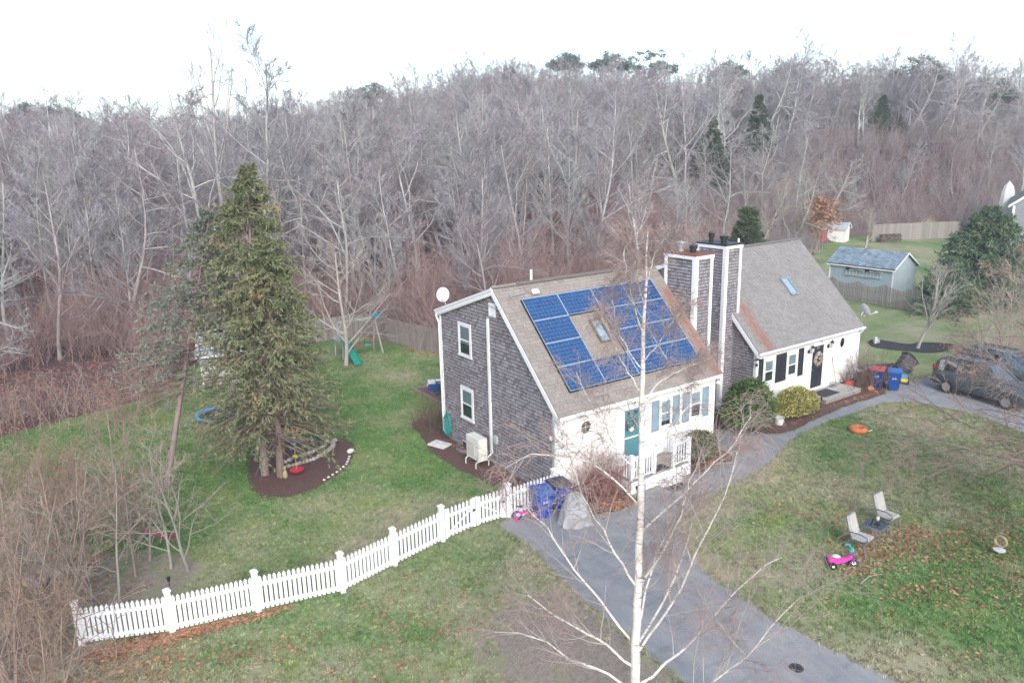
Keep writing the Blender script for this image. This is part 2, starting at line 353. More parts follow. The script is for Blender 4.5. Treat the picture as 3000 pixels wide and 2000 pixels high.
def blades(n, seed, h=.07, w=.012, spread=.09):
    r_ = np.random.default_rng(seed); V = []; F = []
    for i in range(n):
        a = r_.uniform(0, 6.28); x, y = r_.normal(0, spread, 2)*.6; t = r_.uniform(0, 6.28); l = r_.uniform(.3, 1.1); hh = h*r_.uniform(.5, 1.15)
        dx, dy = math.cos(a)*w, math.sin(a)*w; ox, oy = math.cos(t)*l*hh, math.sin(t)*l*hh; k = len(V)
        V += [(x-dx, y-dy, -.005), (x+dx, y+dy, -.005), (x+ox*.4+dx*.7, y+oy*.4+dy*.7, hh*.6), (x+ox*.4-dx*.7, y+oy*.4-dy*.7, hh*.6), (x+ox, y+oy, hh)]
        F += [(k, k+1, k+2, k+3)]; F += [(k+3, k+2, k+4)]
    me = bpy.data.meshes.new('tuft'); me.from_pydata(V, [], F); return me
grm, n, b = newmat('grass'); c = lawn_colour(n)
hsv = n.nodes.new('ShaderNodeHueSaturation'); mr = n.nodes.new('ShaderNodeMapRange'); mr.inputs[3].default_value = .75; mr.inputs[4].default_value = 1.5
n.links.new(n.nodes.new('ShaderNodeObjectInfo').outputs['Random'], mr.inputs[0]); n.links.new(mr.outputs[0], hsv.inputs['Value']); n.links.new(c, hsv.inputs['Color'])
n.links.new(hsv.outputs[0], b.inputs['Base Color']); b.inputs['Roughness'].default_value = .8; b.inputs['Specular IOR Level'].default_value = .2
tufts = []
for k in range(3):
    o = link('grass_tuft', blades(14, 40+k), grm); o.location = (-6.1+k*.7, -4.2-k*.5, 0)
    tufts.append(o)
def lawn_points(N, box):
    x = rng.uniform(box[0], box[1], N); y = rng.uniform(box[2], box[3], N)
    ok = (y < edge_y(x)-.3) & ~inpoly(x, y, DRIVE) & ~inpoly(x, y, SOIL)
    for poly in (BED_SPRUCE, BED_SIDE, BED_PORCH, BED_BOX, BED_FRONT): ok &= ~inpoly(x, y, poly)
    ok &= ~((x > 0) & (x < 8.4) & (y > 0) & (y < 8)) & ~((x > 12.7) & (x < 21.2) & (y > 1.2) & (y < 9.5)) & ~((x > 2.4) & (x < 5.7) & (y > -1.4) & (y < .1))
    ok &= (np.hypot((x+4.9)/2.1, (y+7.0)/2.9)+rng.normal(0, .25, len(x))) > .95
    return x[ok], y[ok]
xs, ys = lawn_points(90000, (-17, 22, -16, 24))
ex_, ey_ = [], []
for poly in (DRIVE, BED_SPRUCE, BED_SIDE, BED_FRONT):      # longer tufts hang over the edges of the paving and the beds
    for (ax_, ay_), (bx_, by_) in zip(poly, poly[1:]+poly[:1]):
        k = int(math.hypot(bx_-ax_, by_-ay_)*26)
        if k and min(ay_, by_) > -16:
            t = rng.uniform(0, 1, k); ex_.append(ax_+(bx_-ax_)*t+rng.normal(0, .055, k)); ey_.append(ay_+(by_-ay_)*t+rng.normal(0, .055, k))
ex_, ey_ = np.concatenate(ex_), np.concatenate(ey_)
ok = ~((ex_ > -2.1) & (ex_ < 8.4) & (ey_ > -1.9)) & ~((ex_ > 8.4) & (ex_ < 21.6) & (ey_ > -1.25)) & ~((ex_ > -.2) & (ey_ > 0) & (ey_ < 9))
xs, ys = np.concatenate([xs, ex_[ok]]), np.concatenate([ys, ey_[ok]])
grass = gn_instances('grass', np.stack([xs, ys, np.zeros_like(xs)], 1), rng.uniform(0, 6.28, len(xs)), rng.uniform(.6, 1.15, len(xs)), rng.integers(0, 3, len(xs)), [[t] for t in tufts], 'short winter grass, green and straw coloured, over the lawns', 'grass')
for t in tufts: t.parent = grass
def leaf_mesh(name, x, y, z, size, seed, mat, label, cat='leaves'):
    r_ = np.random.default_rng(seed); N = len(x); a = r_.uniform(0, 6.28, N); t = r_.uniform(-.5, .5, N); s_ = size*r_.uniform(.6, 1.3, N)
    ca, sa = np.cos(a), np.sin(a); V = np.empty((N, 5, 3))
    base = np.array([(-1, -.05, 0), (-.1, -.55, .12), (1, 0, .22), (-.1, .55, .28), (0, 0, 0)])
    for k in range(5):
        lx, ly, lz = base[k]; lz = lz+ly*t*1.2
        V[:, k, 0] = x+s_*(lx*ca-ly*sa); V[:, k, 1] = y+s_*(lx*sa+ly*ca); V[:, k, 2] = z+s_*np.abs(lz)*r_.uniform(.3, 1.3, N)
    i = np.arange(N)[:, None]*5
    F = np.concatenate([i+np.array([[0, 1, 4]]), i+np.array([[1, 2, 4]]), i+np.array([[2, 3, 4]]), i+np.array([[3, 0, 4]])])
    return tag(link(name, np_mesh(name, V.reshape(-1, 3), [F]), mat), label, cat, kind='stuff')
LEAF = M('dead_leaf', (.30, .135, .08), .8, (.42, .24, .15), 3, .5, spec=.2)
lx, ly = [], []
def clump(cx, cy, rx, ry, N, rot=0):
    a = rng.normal(0, .5, N)*rx; b_ = rng.normal(0, .5, N)*ry; lx.append(cx+a*math.cos(rot)-b_*math.sin(rot)); ly.append(cy+a*math.sin(rot)+b_*math.cos(rot))
for t in np.linspace(0, 1, 16):                    # heaped along the picket fence
    clump(-14.4+t*4.3, .2-.9*t, .5, .32*(1.25-t*.75), int(150*(1.25-t)))
clump(-14.2, -.9, 1.6, .8, 260); clump(-13.0, -1.0, .8, .5, 120); clump(-13.6, -2.0, 1.8, .7, 220); clump(-10.6, -2.3, 1.2, .6, 90); clump(-11.8, -3.4, 1.0, .6, 80); clump(-9.2, -4.8, 1.0, .5, 50); clump(-7.6, -3.4, 1.0, .6, 45); clump(-6.4, -4.4, 1.0, .6, 40)
for k in range(26): clump(rng.uniform(-14, -4), rng.uniform(-6, -1.2), .4, .3, 14)
clump(5.2, -8.7, 1.2, 1.0, 380); clump(6.6, -9.0, 1.7, 1.2, 560, -.5); clump(8.4, -10.1, 2.2, 1.3, 480, -.7); clump(7.6, -8.6, .8, .5, 120); clump(10.2, -10.4, 1.8, 1.2, 260); clump(4.2, -8.9, .7, .5, 90); clump(6.6, -6.9, 2.0, 1.0, 120); clump(4.6, -10.6, 1.6, .6, 120, -.5); clump(6.4, -11.4, 2.2, 1.2, 240, -.5); clump(8, -12.6, 2.4, 1.2, 240)
for k in range(60): clump(rng.uniform(2, 14), rng.uniform(-14, -5), .5, .35, 13)
for k in range(25): clump(rng.uniform(2, 20), rng.uniform(-7, -3.6), .5, .4, 6)
clump(1.3, -1.3, .9, .5, 420); clump(1.7, -1.7, .7, .25, 160); clump(18.2, -.3, 2.6, .22, 420); clump(20.5, .1, .9, .5, 260); clump(7.2, -1.2, .9, .35, 130); clump(13.6, -.5, 2.2, .25, 120); clump(12.5, .3, .8, .5, 60)
clump(27.5, 6.4, 1.9, .5, 260, .6); clump(31.8, 1.5, 1.2, .9, 200); clump(26.0, 8.2, 1.2, .6, 120); clump(29.5, 9.5, 1.5, .6, 120); clump(-.2, 2.6, .4, 1.4, 60); clump(-.05, 6.2, .3, .7, 60)
clump(6.0, 21.8, .6, 2.6, 380, .2); clump(5.2, 25.5, 1.2, 1.4, 200); clump(-15, 3.5, 2.4, 2.0, 520); clump(-16, 1, 2.5, 1.6, 420); clump(-14.2, 5.6, 1.2, .9, 200); clump(-17, -1.5, 2.5, 1.5, 260)
for k in range(20): clump(rng.uniform(-10, 4), rng.uniform(3, 20), .5, .4, 4)
lx = np.concatenate(lx); ly = np.concatenate(ly); ok = lx > -30
leaf_mesh('fallen_leaves', lx[ok], ly[ok], .03, .055, 5, LEAF, 'brown fallen oak leaves heaped by the picket fence and strewn on the lawns')
xs = np.concatenate([rng.uniform(-24, 16, 9000), rng.uniform(-26, -7, 15000)]); ys = np.concatenate([rng.uniform(19, 42, 9000), rng.uniform(17, 31, 15000)]); ok = ys > edge_y(xs)
leaf_mesh('forest_leaves', xs[ok], ys[ok], hgt(xs[ok], ys[ok])+.03, .07, 6, M('forest_leaf', (.30, .14, .12), .85, (.40, .21, .175), 3, .4, spec=.2), 'reddish brown leaf litter on the forest floor')
# ================================================================== houses
WHITE = M('white_trim', (.78, .79, .80), .45, (.72, .73, .75), 3)
SIDING = M('white_siding', (.80, .79, .76), .5, (.77, .75, .71), 1.2)
FOUND = M('foundation', (.36, .38, .37), .9, (.27, .28, .27), 2, bump=.3)
def shingle_mat():
    m, n, b = newmat('cedar_shingle'); o = coords(n); r_ = rnd(n)
    st = noise(n, smap(n, wpos(n), (26, 26, 3.2)), 1.6, 4, .7)
    c = mixc(n, ramp(n, st, .36, .62), (.40, .395, .43), (.15, .13, .135))
    c = mixc(n, ramp(n, r_, 0, 1), c, mixc(n, .5, c, (.24, .23, .26)))
    c = mixc(n, math_(n, 'MULTIPLY', math_(n, 'GREATER_THAN', r_, .82), .45), c, (.10, .075, .075))
    c = mixc(n, math_(n, 'MULTIPLY', math_(n, 'LESS_THAN', r_, .12), .4), c, (.42, .42, .46))
    c = mixc(n, math_(n, 'MULTIPLY', ramp(n, noise(n, wpos(n), .5, 3), .5, .75), .4), c, (.16, .12, .12))
    u_ = n.nodes.new('ShaderNodeAttribute'); u_.attribute_name = 'up'      # streaked cedar, bleached at the butt; shadow under the course above painted into colour
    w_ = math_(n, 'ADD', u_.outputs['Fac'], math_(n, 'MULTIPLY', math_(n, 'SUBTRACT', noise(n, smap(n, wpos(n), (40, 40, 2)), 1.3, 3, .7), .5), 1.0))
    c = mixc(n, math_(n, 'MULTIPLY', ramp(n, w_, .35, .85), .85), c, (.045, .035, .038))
    n.links.new(c, b.inputs['Base Color']); b.inputs['Roughness'].default_value = .9; b.inputs['Specular IOR Level'].default_value = .15
    bumpn(n, b, st, .5, .01); return m
CEDAR = shingle_mat()
BACKER = M('shingle_shadow', (.06, .05, .05), .95)
def roof_mat(name, a, b2, c3):
    m, n, b = newmat(name); r_ = rnd(n)
    c = mixc(n, r_, a, b2); c = mixc(n, ramp(n, noise(n, wpos(n), 45, 3, .8), .4, .7), c, c3)
    c = mixc(n, math_(n, 'MULTIPLY', ramp(n, noise(n, wpos(n), .6, 3), .45, .75), .35), c, c3)
    rust = n.nodes.new('ShaderNodeAttribute'); rust.attribute_name = 'rust'
    n.links.new(c, b.inputs['Base Color']); b.inputs['Roughness'].default_value = .92; b.inputs['Specular IOR Level'].default_value = .15
    bumpn(n, b, noise(n, wpos(n), 70, 2, .8), .4, .01); return m, n, b, c
ROOF_L, n, b, c = roof_mat('roof_tab_brown', (.245, .22, .20), (.325, .295, .27), (.21, .185, .168))
def rust_on(n, b, c, x0, ytop, x1, width):          # iron stain that runs down the slope below the flue cap
    s = n.nodes.new('ShaderNodeSeparateXYZ'); n.links.new(wpos(n), s.inputs[0])
    wob = math_(n, 'MULTIPLY', math_(n, 'SUBTRACT', noise(n, smap(n, wpos(n), (3, .6, .6)), 1.5, 4), .5), width*1.2)
    dx = math_(n, 'ABSOLUTE', math_(n, 'SUBTRACT', math_(n, 'ADD', s.outputs[0], wob), x0), 0)
    f = math_(n, 'SUBTRACT', 1., ramp(n, dx, width*.1, width*1.25))
    f = math_(n, 'MULTIPLY', f, math_(n, 'SUBTRACT', 1., ramp(n, s.outputs[1], ytop-.4, ytop)))
    c2 = mixc(n, math_(n, 'MULTIPLY', f, .62), c, (.27, .10, .06)); n.links.new(c2, b.inputs['Base Color'])
rust_on(n, b, c, 8.12, 2.9, 8.4, .42)
ROOF_R, n, b, c = roof_mat('roof_tab_grey', (.225, .217, .212), (.29, .28, .272), (.19, .18, .175))
rust_on(n, b, c, 13.55, 3.3, 13.7, .42)
def unit_wedge():
    V = [(-.5, 0, 0), (.5, 0, 0), (.5, 0, 1.12), (-.5, 0, 1.12), (-.5, -.034, 0), (.5, -.034, 0), (.5, -.002, 1.12), (-.5, -.002, 1.12)]
    F = [(4, 5, 6, 7), (0, 4, 7, 3), (5, 1, 2, 6), (0, 1, 5, 4), (3, 7, 6, 2)]
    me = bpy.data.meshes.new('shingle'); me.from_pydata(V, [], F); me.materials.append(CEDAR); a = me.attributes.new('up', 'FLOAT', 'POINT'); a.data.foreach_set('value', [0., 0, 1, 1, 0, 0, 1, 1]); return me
WEDGE = unit_wedge()
WV = np.array([v.co[:] for v in WEDGE.vertices]); WF = [np.array([p.vertices[:] for p in WEDGE.polygons if len(p.vertices) == 4])]
def shingles(walls, parent, name, solo, seed):
    """walls: (origin, u, n, length, z0, z1, keep(s,z)); the `solo` ones nearest the viewer are objects of their own"""
    r_ = random.Random(seed); items = []
    for (o, u, nn, L, z0, z1, keep) in walls:
        o, u, nn = np.array(o, float), np.array(u, float), np.array(nn, float); ex = .138; z = z0
        while z < z1:
            s = -r_.uniform(0, .15)
            while s < L:
                w = r_.choice((.09, .11, .13, .15, .17, .2))
                a, b2 = max(s, 0), min(s+w, L)
                if b2-a > .03 and keep((a+b2)/2, z+.07):
                    c = o+u*((a+b2)/2); items.append((c[0], c[1], z+r_.uniform(-.006, .006), b2-a-.012, ex, u, nn, r_.uniform(.75, 1.3)))
                s += w
            z += ex
    items.sort(key=lambda t: (t[0]-CAMP[0])**2+(t[1]-CAMP[1])**2+(t[2]-CAMP[2])**2)
    for t in items[:solo]:
        ob = bpy.data.objects.new(name, WEDGE); COL.objects.link(ob); ob.parent = parent
        ob.location = t[:3]; ob.scale = (t[3], t[7], t[4]); ob.rotation_euler = (0, 0, math.atan2(t[6][0], -t[6][1]))
    V = []; F = []
    for k, t in enumerate(items[solo:]):
        P = WV*np.array([t[3], t[7], t[4]]); u, nn = t[5], t[6]
        V.append(P[:, :1]*u-P[:, 1:2]*nn+np.array([t[0], t[1], t[2]])+P[:, 2:3]*np.array([0, 0, 1])); F.append(WF[0]+8*k)
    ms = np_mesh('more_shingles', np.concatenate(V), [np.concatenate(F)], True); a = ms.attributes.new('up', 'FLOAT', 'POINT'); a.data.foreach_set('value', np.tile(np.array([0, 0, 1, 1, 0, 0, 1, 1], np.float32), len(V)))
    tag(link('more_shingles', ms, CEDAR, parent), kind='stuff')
def roof_tabs(parent, mat, x0, x1, ye, ze, L, solo, seed, name='roof_shingle'):
    """45-degree slope from the eave (ye, ze) up L metres"""
    r_ = random.Random(seed); c45 = math.sqrt(.5); ex = .142; items = []
    T = MB().add([(-.5, 0, 0), (.5, 0, 0), (.5, 1.1, 0), (-.5, 1.1, 0), (-.5, 0, .015), (.5, 0, .015), (.5, 1.1, .003), (-.5, 1.1, .003)], [(4, 5, 6, 7), (0, 1, 5, 4), (1, 2, 6, 5), (3, 0, 4, 7), (2, 3, 7, 6)])
    me = bpy.data.meshes.new(name); me.from_pydata(T.v, [], T.f); me.materials.append(mat)
    k = 0; s = 0.
    while s < L-.02:
        x = x0-r_.choice((0, .16))-(.09 if k % 2 else 0)
        while x < x1:
            w = r_.choice((.22, .3, .32, .34)); a, b2 = max(x, x0), min(x+w, x1)
            if b2-a > .04: items.append(((a+b2)/2, s, b2-a-.010, r_.uniform(.7, 1.6)))
            x += w
        s += ex; k += 1
    def pos(t): return (t[0], ye+t[1]*c45, ze+t[1]*c45)
    items.sort(key=lambda t: sum((p-q)**2 for p, q in zip(pos(t), CAMP)))
    for t in items[:solo]:
        ob = bpy.data.objects.new(name, me); COL.objects.link(ob); ob.parent = parent; ob.location = pos(t); ob.rotation_euler = (R(45), 0, 0); ob.scale = (t[2], ex, t[3])
    TV = np.array(T.v); TF = np.array(T.f); V = []; F = []
    for k, t in enumerate(items[solo:]):
        P = TV*np.array([t[2], ex, t[3]]); p = np.array(pos(t)); Q = np.stack([P[:, 0], P[:, 1]*c45-P[:, 2]*c45, P[:, 1]*c45+P[:, 2]*c45], 1)+p; V.append(Q); F.append(TF+8*k)
    tag(link('more_roof_shingles', np_mesh('more_roof_shingles', np.concatenate(V), [np.concatenate(F)], True), mat, parent), kind='stuff')
GLASS = glass('window_glass'); CURT = M('curtain', (.42, .44, .44), .9, (.34, .36, .37), 9, stretch=(6, 1, .2)); DARKROOM = M('dark_room', (.035, .045, .05), .9)
def window(parent, loc, rz, w, h, casing=.09, blind=.5, shade=None):
    """double-hung window; local x right, y into the wall, z up from the sill"""
    m = MB(); W2 = w/2
    m.box((-W2-casing, -.035, h), (W2+casing, .0, h+casing+.02)).box((-W2-casing, -.035, -.02), (-W2, 0, h)).box((W2, -.035, -.02), (W2+casing, 0, h)).box((-W2-casing-.03, -.06, -.09), (W2+casing+.03, 0, -.02))
    win = m.build('window', WHITE, parent, loc=loc, rot=(0, 0, rz))
    MB().box((-W2, -.004, 0), (W2, -.001, h)).build('room', DARKROOM, win)
    if blind: MB().box((-W2+.03, -.012, h*(1-blind)), (W2-.03, -.007, h)).build('blind', shade or CURT, win)
    for k, (z0, z1, y) in enumerate(((h*.5-.02, h, -.022), (0, h*.5+.02, -.03))):
        t = .045; s = MB(); s.box((-W2, y, z0), (W2, y+.012, z0+t)).box((-W2, y, z1-t), (W2, y+.012, z1)).box((-W2, y, z0+t), (-W2+t, y+.012, z1-t)).box((W2-t, y, z0+t), (W2, y+.012, z1-t))
        s.build('sash', WHITE, win); MB().box((-W2+t, y+.005, z0+t), (W2-t, y+.008, z1-t)).build('pane', GLASS, win)
    return win
def shutter(parent, loc, w, h, mat, louver=True, name='shutter'):
    m = MB(); t = .045; z = [0, h*.5, h]
    m.box((0, -.03, 0), (t, 0, h)).box((w-t, -.03, 0), (w, 0, h)).box((t, -.03, 0), (w-t, 0, t*1.3)).box((t, -.03, h-t*1.3), (w-t, 0, h)).box((t, -.03, h*.5-t*.6), (w-t, 0, h*.5+t*.6))
    m.box((t, -.008, t), (w-t, 0, h-t))
    if louver:
        zz = .08
        while zz < h-.09:
            if abs(zz-h*.5) > .05: m.add([(t, -.026, zz), (w-t, -.026, zz), (w-t, -.008, zz+.03), (t, -.008, zz+.03)], [(0, 1, 2, 3)])
            zz += .038
    else:
        m.box((t+.03, -.02, .09), (w-t-.03, -.006, h*.5-.06)).box((t+.03, -.02, h*.5+.06), (w-t-.03, -.006, h-.09))
    return m.build(name, mat, parent, loc=loc)
def clapboards(parent, x0, x1, y, z0, z1, step=.102):
    me = MB(); me.add([(0, 0, 0), (1, 0, 0), (1, 0, 1.05), (0, 0, 1.05), (0, -.014, 0), (1, -.014, 0), (1, -.003, 1.05), (0, -.003, 1.05)], [(4, 5, 6, 7), (0, 1, 5, 4), (0, 4, 7, 3), (1, 2, 6, 5), (3, 7, 6, 2)])
    ms = bpy.data.meshes.new('clapboard'); ms.from_pydata(me.v, [], me.f); ms.materials.append(SIDING); z = z0
    while z < z1-.03:
        ob = bpy.data.objects.new('clapboard', ms); COL.objects.link(ob); ob.parent = parent; ob.location = (x0, y, z); ob.scale = (x1-x0, 1, min(step, (z1-z)/1.05)); z += step
def text(parent, body, size, loc, rot, mat, name='house_number', ext=.004):
    cu = bpy.data.curves.new(name, 'FONT'); cu.body = body; cu.size = size; cu.extrude = ext; cu.align_x = 'CENTER'; cu.materials.append(mat)
    o = bpy.data.objects.new(name, cu); me = bpy.data.meshes.new_from_object(o); bpy.data.objects.remove(o)
    o = link(name, me, mat, parent); o.location = loc; o.rotation_euler = rot; return o
BLACK = M('black_metal', (.02, .02, .022), .45); RUSTY = M('rusty_metal', (.25, .075, .04), .7, (.12, .08, .06), 4); GREYM = M('galvanised', (.45, .46, .47), .4, (.36, .37, .38), 8, metal=.6)
# ---------------- left unit: ridge along x
X0, X1, YE, ZE, YR, ZR, YB, ZB = .12, 8.32, -.348, 3.24, 3.618, 7.206, 8.025, 5.70
hL = thing('shingled_house', 'grey shingled house with white front, brown roof and solar panels', 'house', (4.2, 4, 0)); OFF = Vector((4.2, 4, 0))
class Loc:                                            # parts are written in world metres and shifted to the thing's own origin
    pass
def part(mb, name, mat, parent, off, **k):
    mb.v = [(v[0]-off[0], v[1]-off[1], v[2]-off[2]) for v in mb.v]; return mb.build(name, mat, parent, **k)
def holder(parent, off):                              # shift an existing child from world to local
    for c in parent.children:
        if not c.get('_loc'): c.location = Vector(c.location)-Vector(off); c['_loc'] = 1
def gable(x0, x1, yf, zf, yr, zr, yb, zb, drop=.12):
    return MB().prism([(x0, yf, .1), (x0, yb, .1), (x0, yb, zb-drop), (x0, yr, zr-drop*1.3), (x0, yf, zf-drop)], (x1-x0, 0, 0))
gable(X0+.02, X1-.02, 0.02, ZE+.35, YR, ZR, 7.83, ZB-.05, .16).build('wall', BACKER, hL)
MB().box((X0+.04, .04, -.3), (X1-.04, 7.8, .3)).build('foundation', FOUND, hL)
# roof slabs
def slab(x0, x1, a, b2, t):
    (ya, za), (yb, zb) = a, b2; d = Vector((0, yb-ya, zb-za)).normalized(); nn = Vector((0, -d.z, d.y))
    if nn.z < 0: nn = -nn
    p = [Vector((x0, ya, za)), Vector((x0, yb, zb)), Vector((x0, yb, zb))-nn*t, Vector((x0, ya, za))-nn*t]
    return MB().prism(p, (x1-x0, 0, 0))
RUND = M('roof_edge', (.20, .17, .15), .9)
slab(-.02, 8.38, (YE, ZE-.014), (YR, ZR-.014), .10).build('roof', ROOF_L, hL)
slab(-.02, 8.38, (YB, ZB), (YR, ZR-.002), .10).build('roof', ROOF_L, hL)
L_L = math.hypot(YR-YE, ZR-ZE)
roof_tabs(hL, ROOF_L, -.02, 8.38, YE-.012, ZE-.012, L_L, 300, 3)
MB().beam((1.1, YR, ZR+.03), (8.3, YR, ZR+.03), .3, .045).build('ridge_vent', RUND, hL)
MB().beam((-.02, YR, ZR+.005), (1.1, YR, ZR+.005), .26, .02).build('ridge_cap', ROOF_L, hL)
def rake(hp, x, a, b2, w=.17, t=.03, name='rake_board', drop=.035):
    (ya, za), (yb, zb) = a, b2; d = Vector((0, yb-ya, zb-za)).normalized(); nn = Vector((0, -d.z, d.y)); nn = nn if nn.z > 0 else -nn
    p = [Vector((x, ya, za))-nn*drop, Vector((x, yb, zb))-nn*drop, Vector((x, yb, zb))-nn*(drop+w), Vector((x, ya, za))-nn*(drop+w)]
    return MB().prism(p, (t, 0, 0)).build(name, WHITE, hp)
rake(hL, -.05, (YE, ZE), (YR+.02, ZR+.02)); rake(hL, -.052, (YB+.02, ZB-.01), (YR-.05, ZR-.015), .2); rake(hL, -.085, (YB+.02, ZB+.02), (YR, ZR+.0), .07, .034, 'rake_trim', .03)
rake(hL, 8.38, (YE, ZE), (YR+.02, ZR+.02)); rake(hL, 8.381, (YB, ZB), (YR, ZR), .2)
# soffits close the gap between the rake and the wall
MB().prism([(-.02, YE+.05, ZE-.12), (-.02, YR, ZR-.16), (-.02, YB-.05, ZB-.16), (-.02, YB-.05, ZB-.28), (-.02, YR, ZR-.29), (-.02, YE+.05, ZE-.27)], (.16, 0, 0)).build('frieze_board', WHITE, hL)
def kgL(s, z):
    y = s
    lim = min(ZE+(y-YE), ZR-(y-YR)*(ZR-ZB)/(YB-YR))-.27
    return z < lim
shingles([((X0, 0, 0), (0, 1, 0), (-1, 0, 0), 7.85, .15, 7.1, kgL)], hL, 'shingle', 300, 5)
# corner boards, eave trim, front
MB().box((.062, 7.74, .2), (.115, 7.86, ZB-.2)).box((.085, 7.86, .2), (.2, 7.89, ZB-.2)).build('corner_board', WHITE, hL)
MB().box((.062, -.03, .3), (.115, .13, ZE-.05)).box((.115, -.03, .3), (.24, -.003, ZE-.2)).build('corner_board', WHITE, hL)
MB().box((8.2, -.03, .3), (8.335, -.003, ZE-.2)).box((8.305, -.003, .3), (8.335, .13, ZE-.05)).build('corner_board', WHITE, hL)
MB().box((0, YE-.02, ZE-.155), (8.36, YE+.01, ZE-.02)).build('fascia', WHITE, hL)
MB().box((.13, YE+.01, ZE-.165), (8.3, 0, ZE-.14)).build('soffit', WHITE, hL)
MB().box((.24, -.022, ZE-.36), (8.2, -.001, ZE-.165)).build('frieze_board', WHITE, hL)
clapboards(hL, .24, 8.2, 0, .32, ZE-.36)
MB().prism([(8.305, .13, .3), (8.305, 7.8, .3), (8.305, 7.8, 5.4), (8.305, YR, ZR-.25), (8.305, .13, 3.4)], (.015, 0, 0)).build('side_wall', SIDING, hL)
MB().tube([(-.03, 7.95, ZB-.22), (.02, 7.93, ZB-.4), (.07, 7.9, ZB-.55), (.07, 7.9, .3)], .045, 8).build('downspout', WHITE, hL)
# windows on the gable
for z in (4.16, 1.46): window(hL, (X0-.045, 5.82, z), R(-90), .78, 1.2, .1, .62 if z > 3 else .55)
# vent grille, line cover, meter box, cable
vg = MB().box((-.05, 0, 0), (.36, .03, .03)).build('gable_vent', WHITE, hL, loc=(X0-.04, 3.96, 6.07), rot=(0, 0, R(-90)))
m = MB(); m.box((-.02, -.03, 0), (.02, .02, .52)).box((.36, -.03, 0), (.40, .02, .52)).box((.02, -.03, .48), (.36, .02, .52)).box((.02, -.03, 0), (.36, .02, .03)); m.build('frame', WHITE, vg)
MB().box((.02, .005, .03), (.36, .02, .48)).build('screen', DARKROOM, vg)
for k in range(6):
    z = .05+k*.073; MB().add([(.02, -.025, z), (.36, -.025, z), (.36, .004, z+.06), (.02, .004, z+.06)], [(0, 1, 2, 3)]).build('slat', WHITE, vg, fix=False)
lc_ = MB().box((-.06, -.075, .5), (.06, -.01, 5.86)).box((-.05, -.065, 5.86), (.05, -.01, 5.95)).build('line_cover', WHITE, hL, loc=(X0-.01, 4.1, 0), rot=(0, 0, R(-90)))
bx_ = bevel(MB().box((-.1, -.12, 1.0), (.1, -.02, 1.32)).build('disconnect_box', M('grey_box', (.42, .45, .47), .5), hL, loc=(X0-.01, 3.72, 0), rot=(0, 0, R(-90))), .01)
MB().tube([(-.05, -.06, 1.0), (-.08, -.07, .75), (-.22, -.09, .45), (-.3, -.08, .32)], .013, 6).build('conduit', GREYM, bx_); MB().tube([(.03, -.06, 1.0), (.05, -.08, .6), (.08, -.08, .25)], .013, 6).build('conduit', GREYM, bx_)
MB().tube([(X0-.06, .16, ZE-.2), (X0-.06, .16, .9)], .017, 6).tube([(X0-.06, .07, ZE-.3), (X0-.06, .07, .75)], .025, 6).build('service_conduit', GREYM, hL)
MB().blob((X0-.1, .17, 2.33), (.06, .06, .09)).build('gable_lamp', WHITE, hL, smooth=True)
MB().tube([(-.07, YR-.6, ZR-.75), (.4, YR-.45, ZR-.37), (1.62, 3.28, 6.95)], .016, 6).tube([(.06, 4.6, 6.55), (.02, YR-.1, 6.45), (-.07, YR-.6, ZR-.75)], .012, 6).build('roof_conduit', GREYM, hL)
jb = bevel(MB().box((-.14, -.1, .03), (.14, .1, .13)).build('junction_box', WHITE, hL, loc=(1.66, 3.22, 6.86), rot=(R(45), 0, 0)), .012)
MB().tube([(2.05, 3.95, 7.0), (2.05, 3.95, 7.62)], .05, 10).build('vent_pipe', WHITE, hL, smooth=True)
# front octagon window, door, number, shutters, windows
def disc(n_, r, z=0, ph=0, sx=1, sz=1): return [(r*sx*math.cos(2*math.pi*(k+ph)/n_), z, r*sz*math.sin(2*math.pi*(k+ph)/n_)) for k in range(n_)]
def round_window(parent, loc, n_, rx, rz_, ph, glassmat, frame=WHITE, bars=False):
    V = disc(n_, 1.28, -.035, ph, rx, rz_)+disc(n_, 1.0, -.035, ph, rx, rz_)+disc(n_, 1.28, 0, ph, rx, rz_)+disc(n_, 1., 0, ph, rx, rz_)
    F = []
    for k in range(n_):
        j = (k+1) % n_; F += [(k, j, n_+j, n_+k), (k, 2*n_+k, 2*n_+j, j), (n_+k, n_+j, 3*n_+j, 3*n_+k)]
    w = MB().add(V, F).build('octagon_window' if n_ == 8 else 'oval_window', frame, parent, loc=loc)
    MB().prism(disc(n_, 1.0, -.004, ph, rx, rz_), (0, .003, 0)).build('room', DARKROOM, w); MB().prism(disc(n_, 1.0, -.014, ph, rx, rz_), (0, .003, 0)).build('pane', glassmat, w)
    if bars: MB().box((-rx, -.02, -.008), (rx, -.015, .008)).box((-.008, -.0205, -rz_), (.008, -.0155, rz_)).build('muntin', frame, w)
    return w
round_window(hL, (1.44, -.016, 2.47), 8, .23, .245, .5, GLASS, SIDING, True)
TEAL = M('teal_door', (.075, .22, .25), .45, (.065, .19, .22), 2); BLUESH = M('blue_shutter', (.215, .305, .36), .6, (.185, .265, .32), 5)
dm = MB().box((3.2, -.05, .6), (3.32, 0, 2.78)).box((4.28, -.05, .6), (4.4, 0, 2.78)).box((3.32, -.05, 2.66), (4.28, 0, 2.78)).box((3.2, -.06, .52), (4.4, 0, .6)).build('door', WHITE, hL)
MB().box((3.32, -.028, .6), (4.28, -.003, 2.66)).box((3.4, -.036, .7), (4.2, -.027, 1.4)).box((3.4, -.036, 1.68), (4.2, -.027, 2.3)).build('door_leaf', TEAL, dm)
MB().box((3.34, -.046, 1.52), (4.26, -.034, 1.58)).build('storm_rail', WHITE, dm)
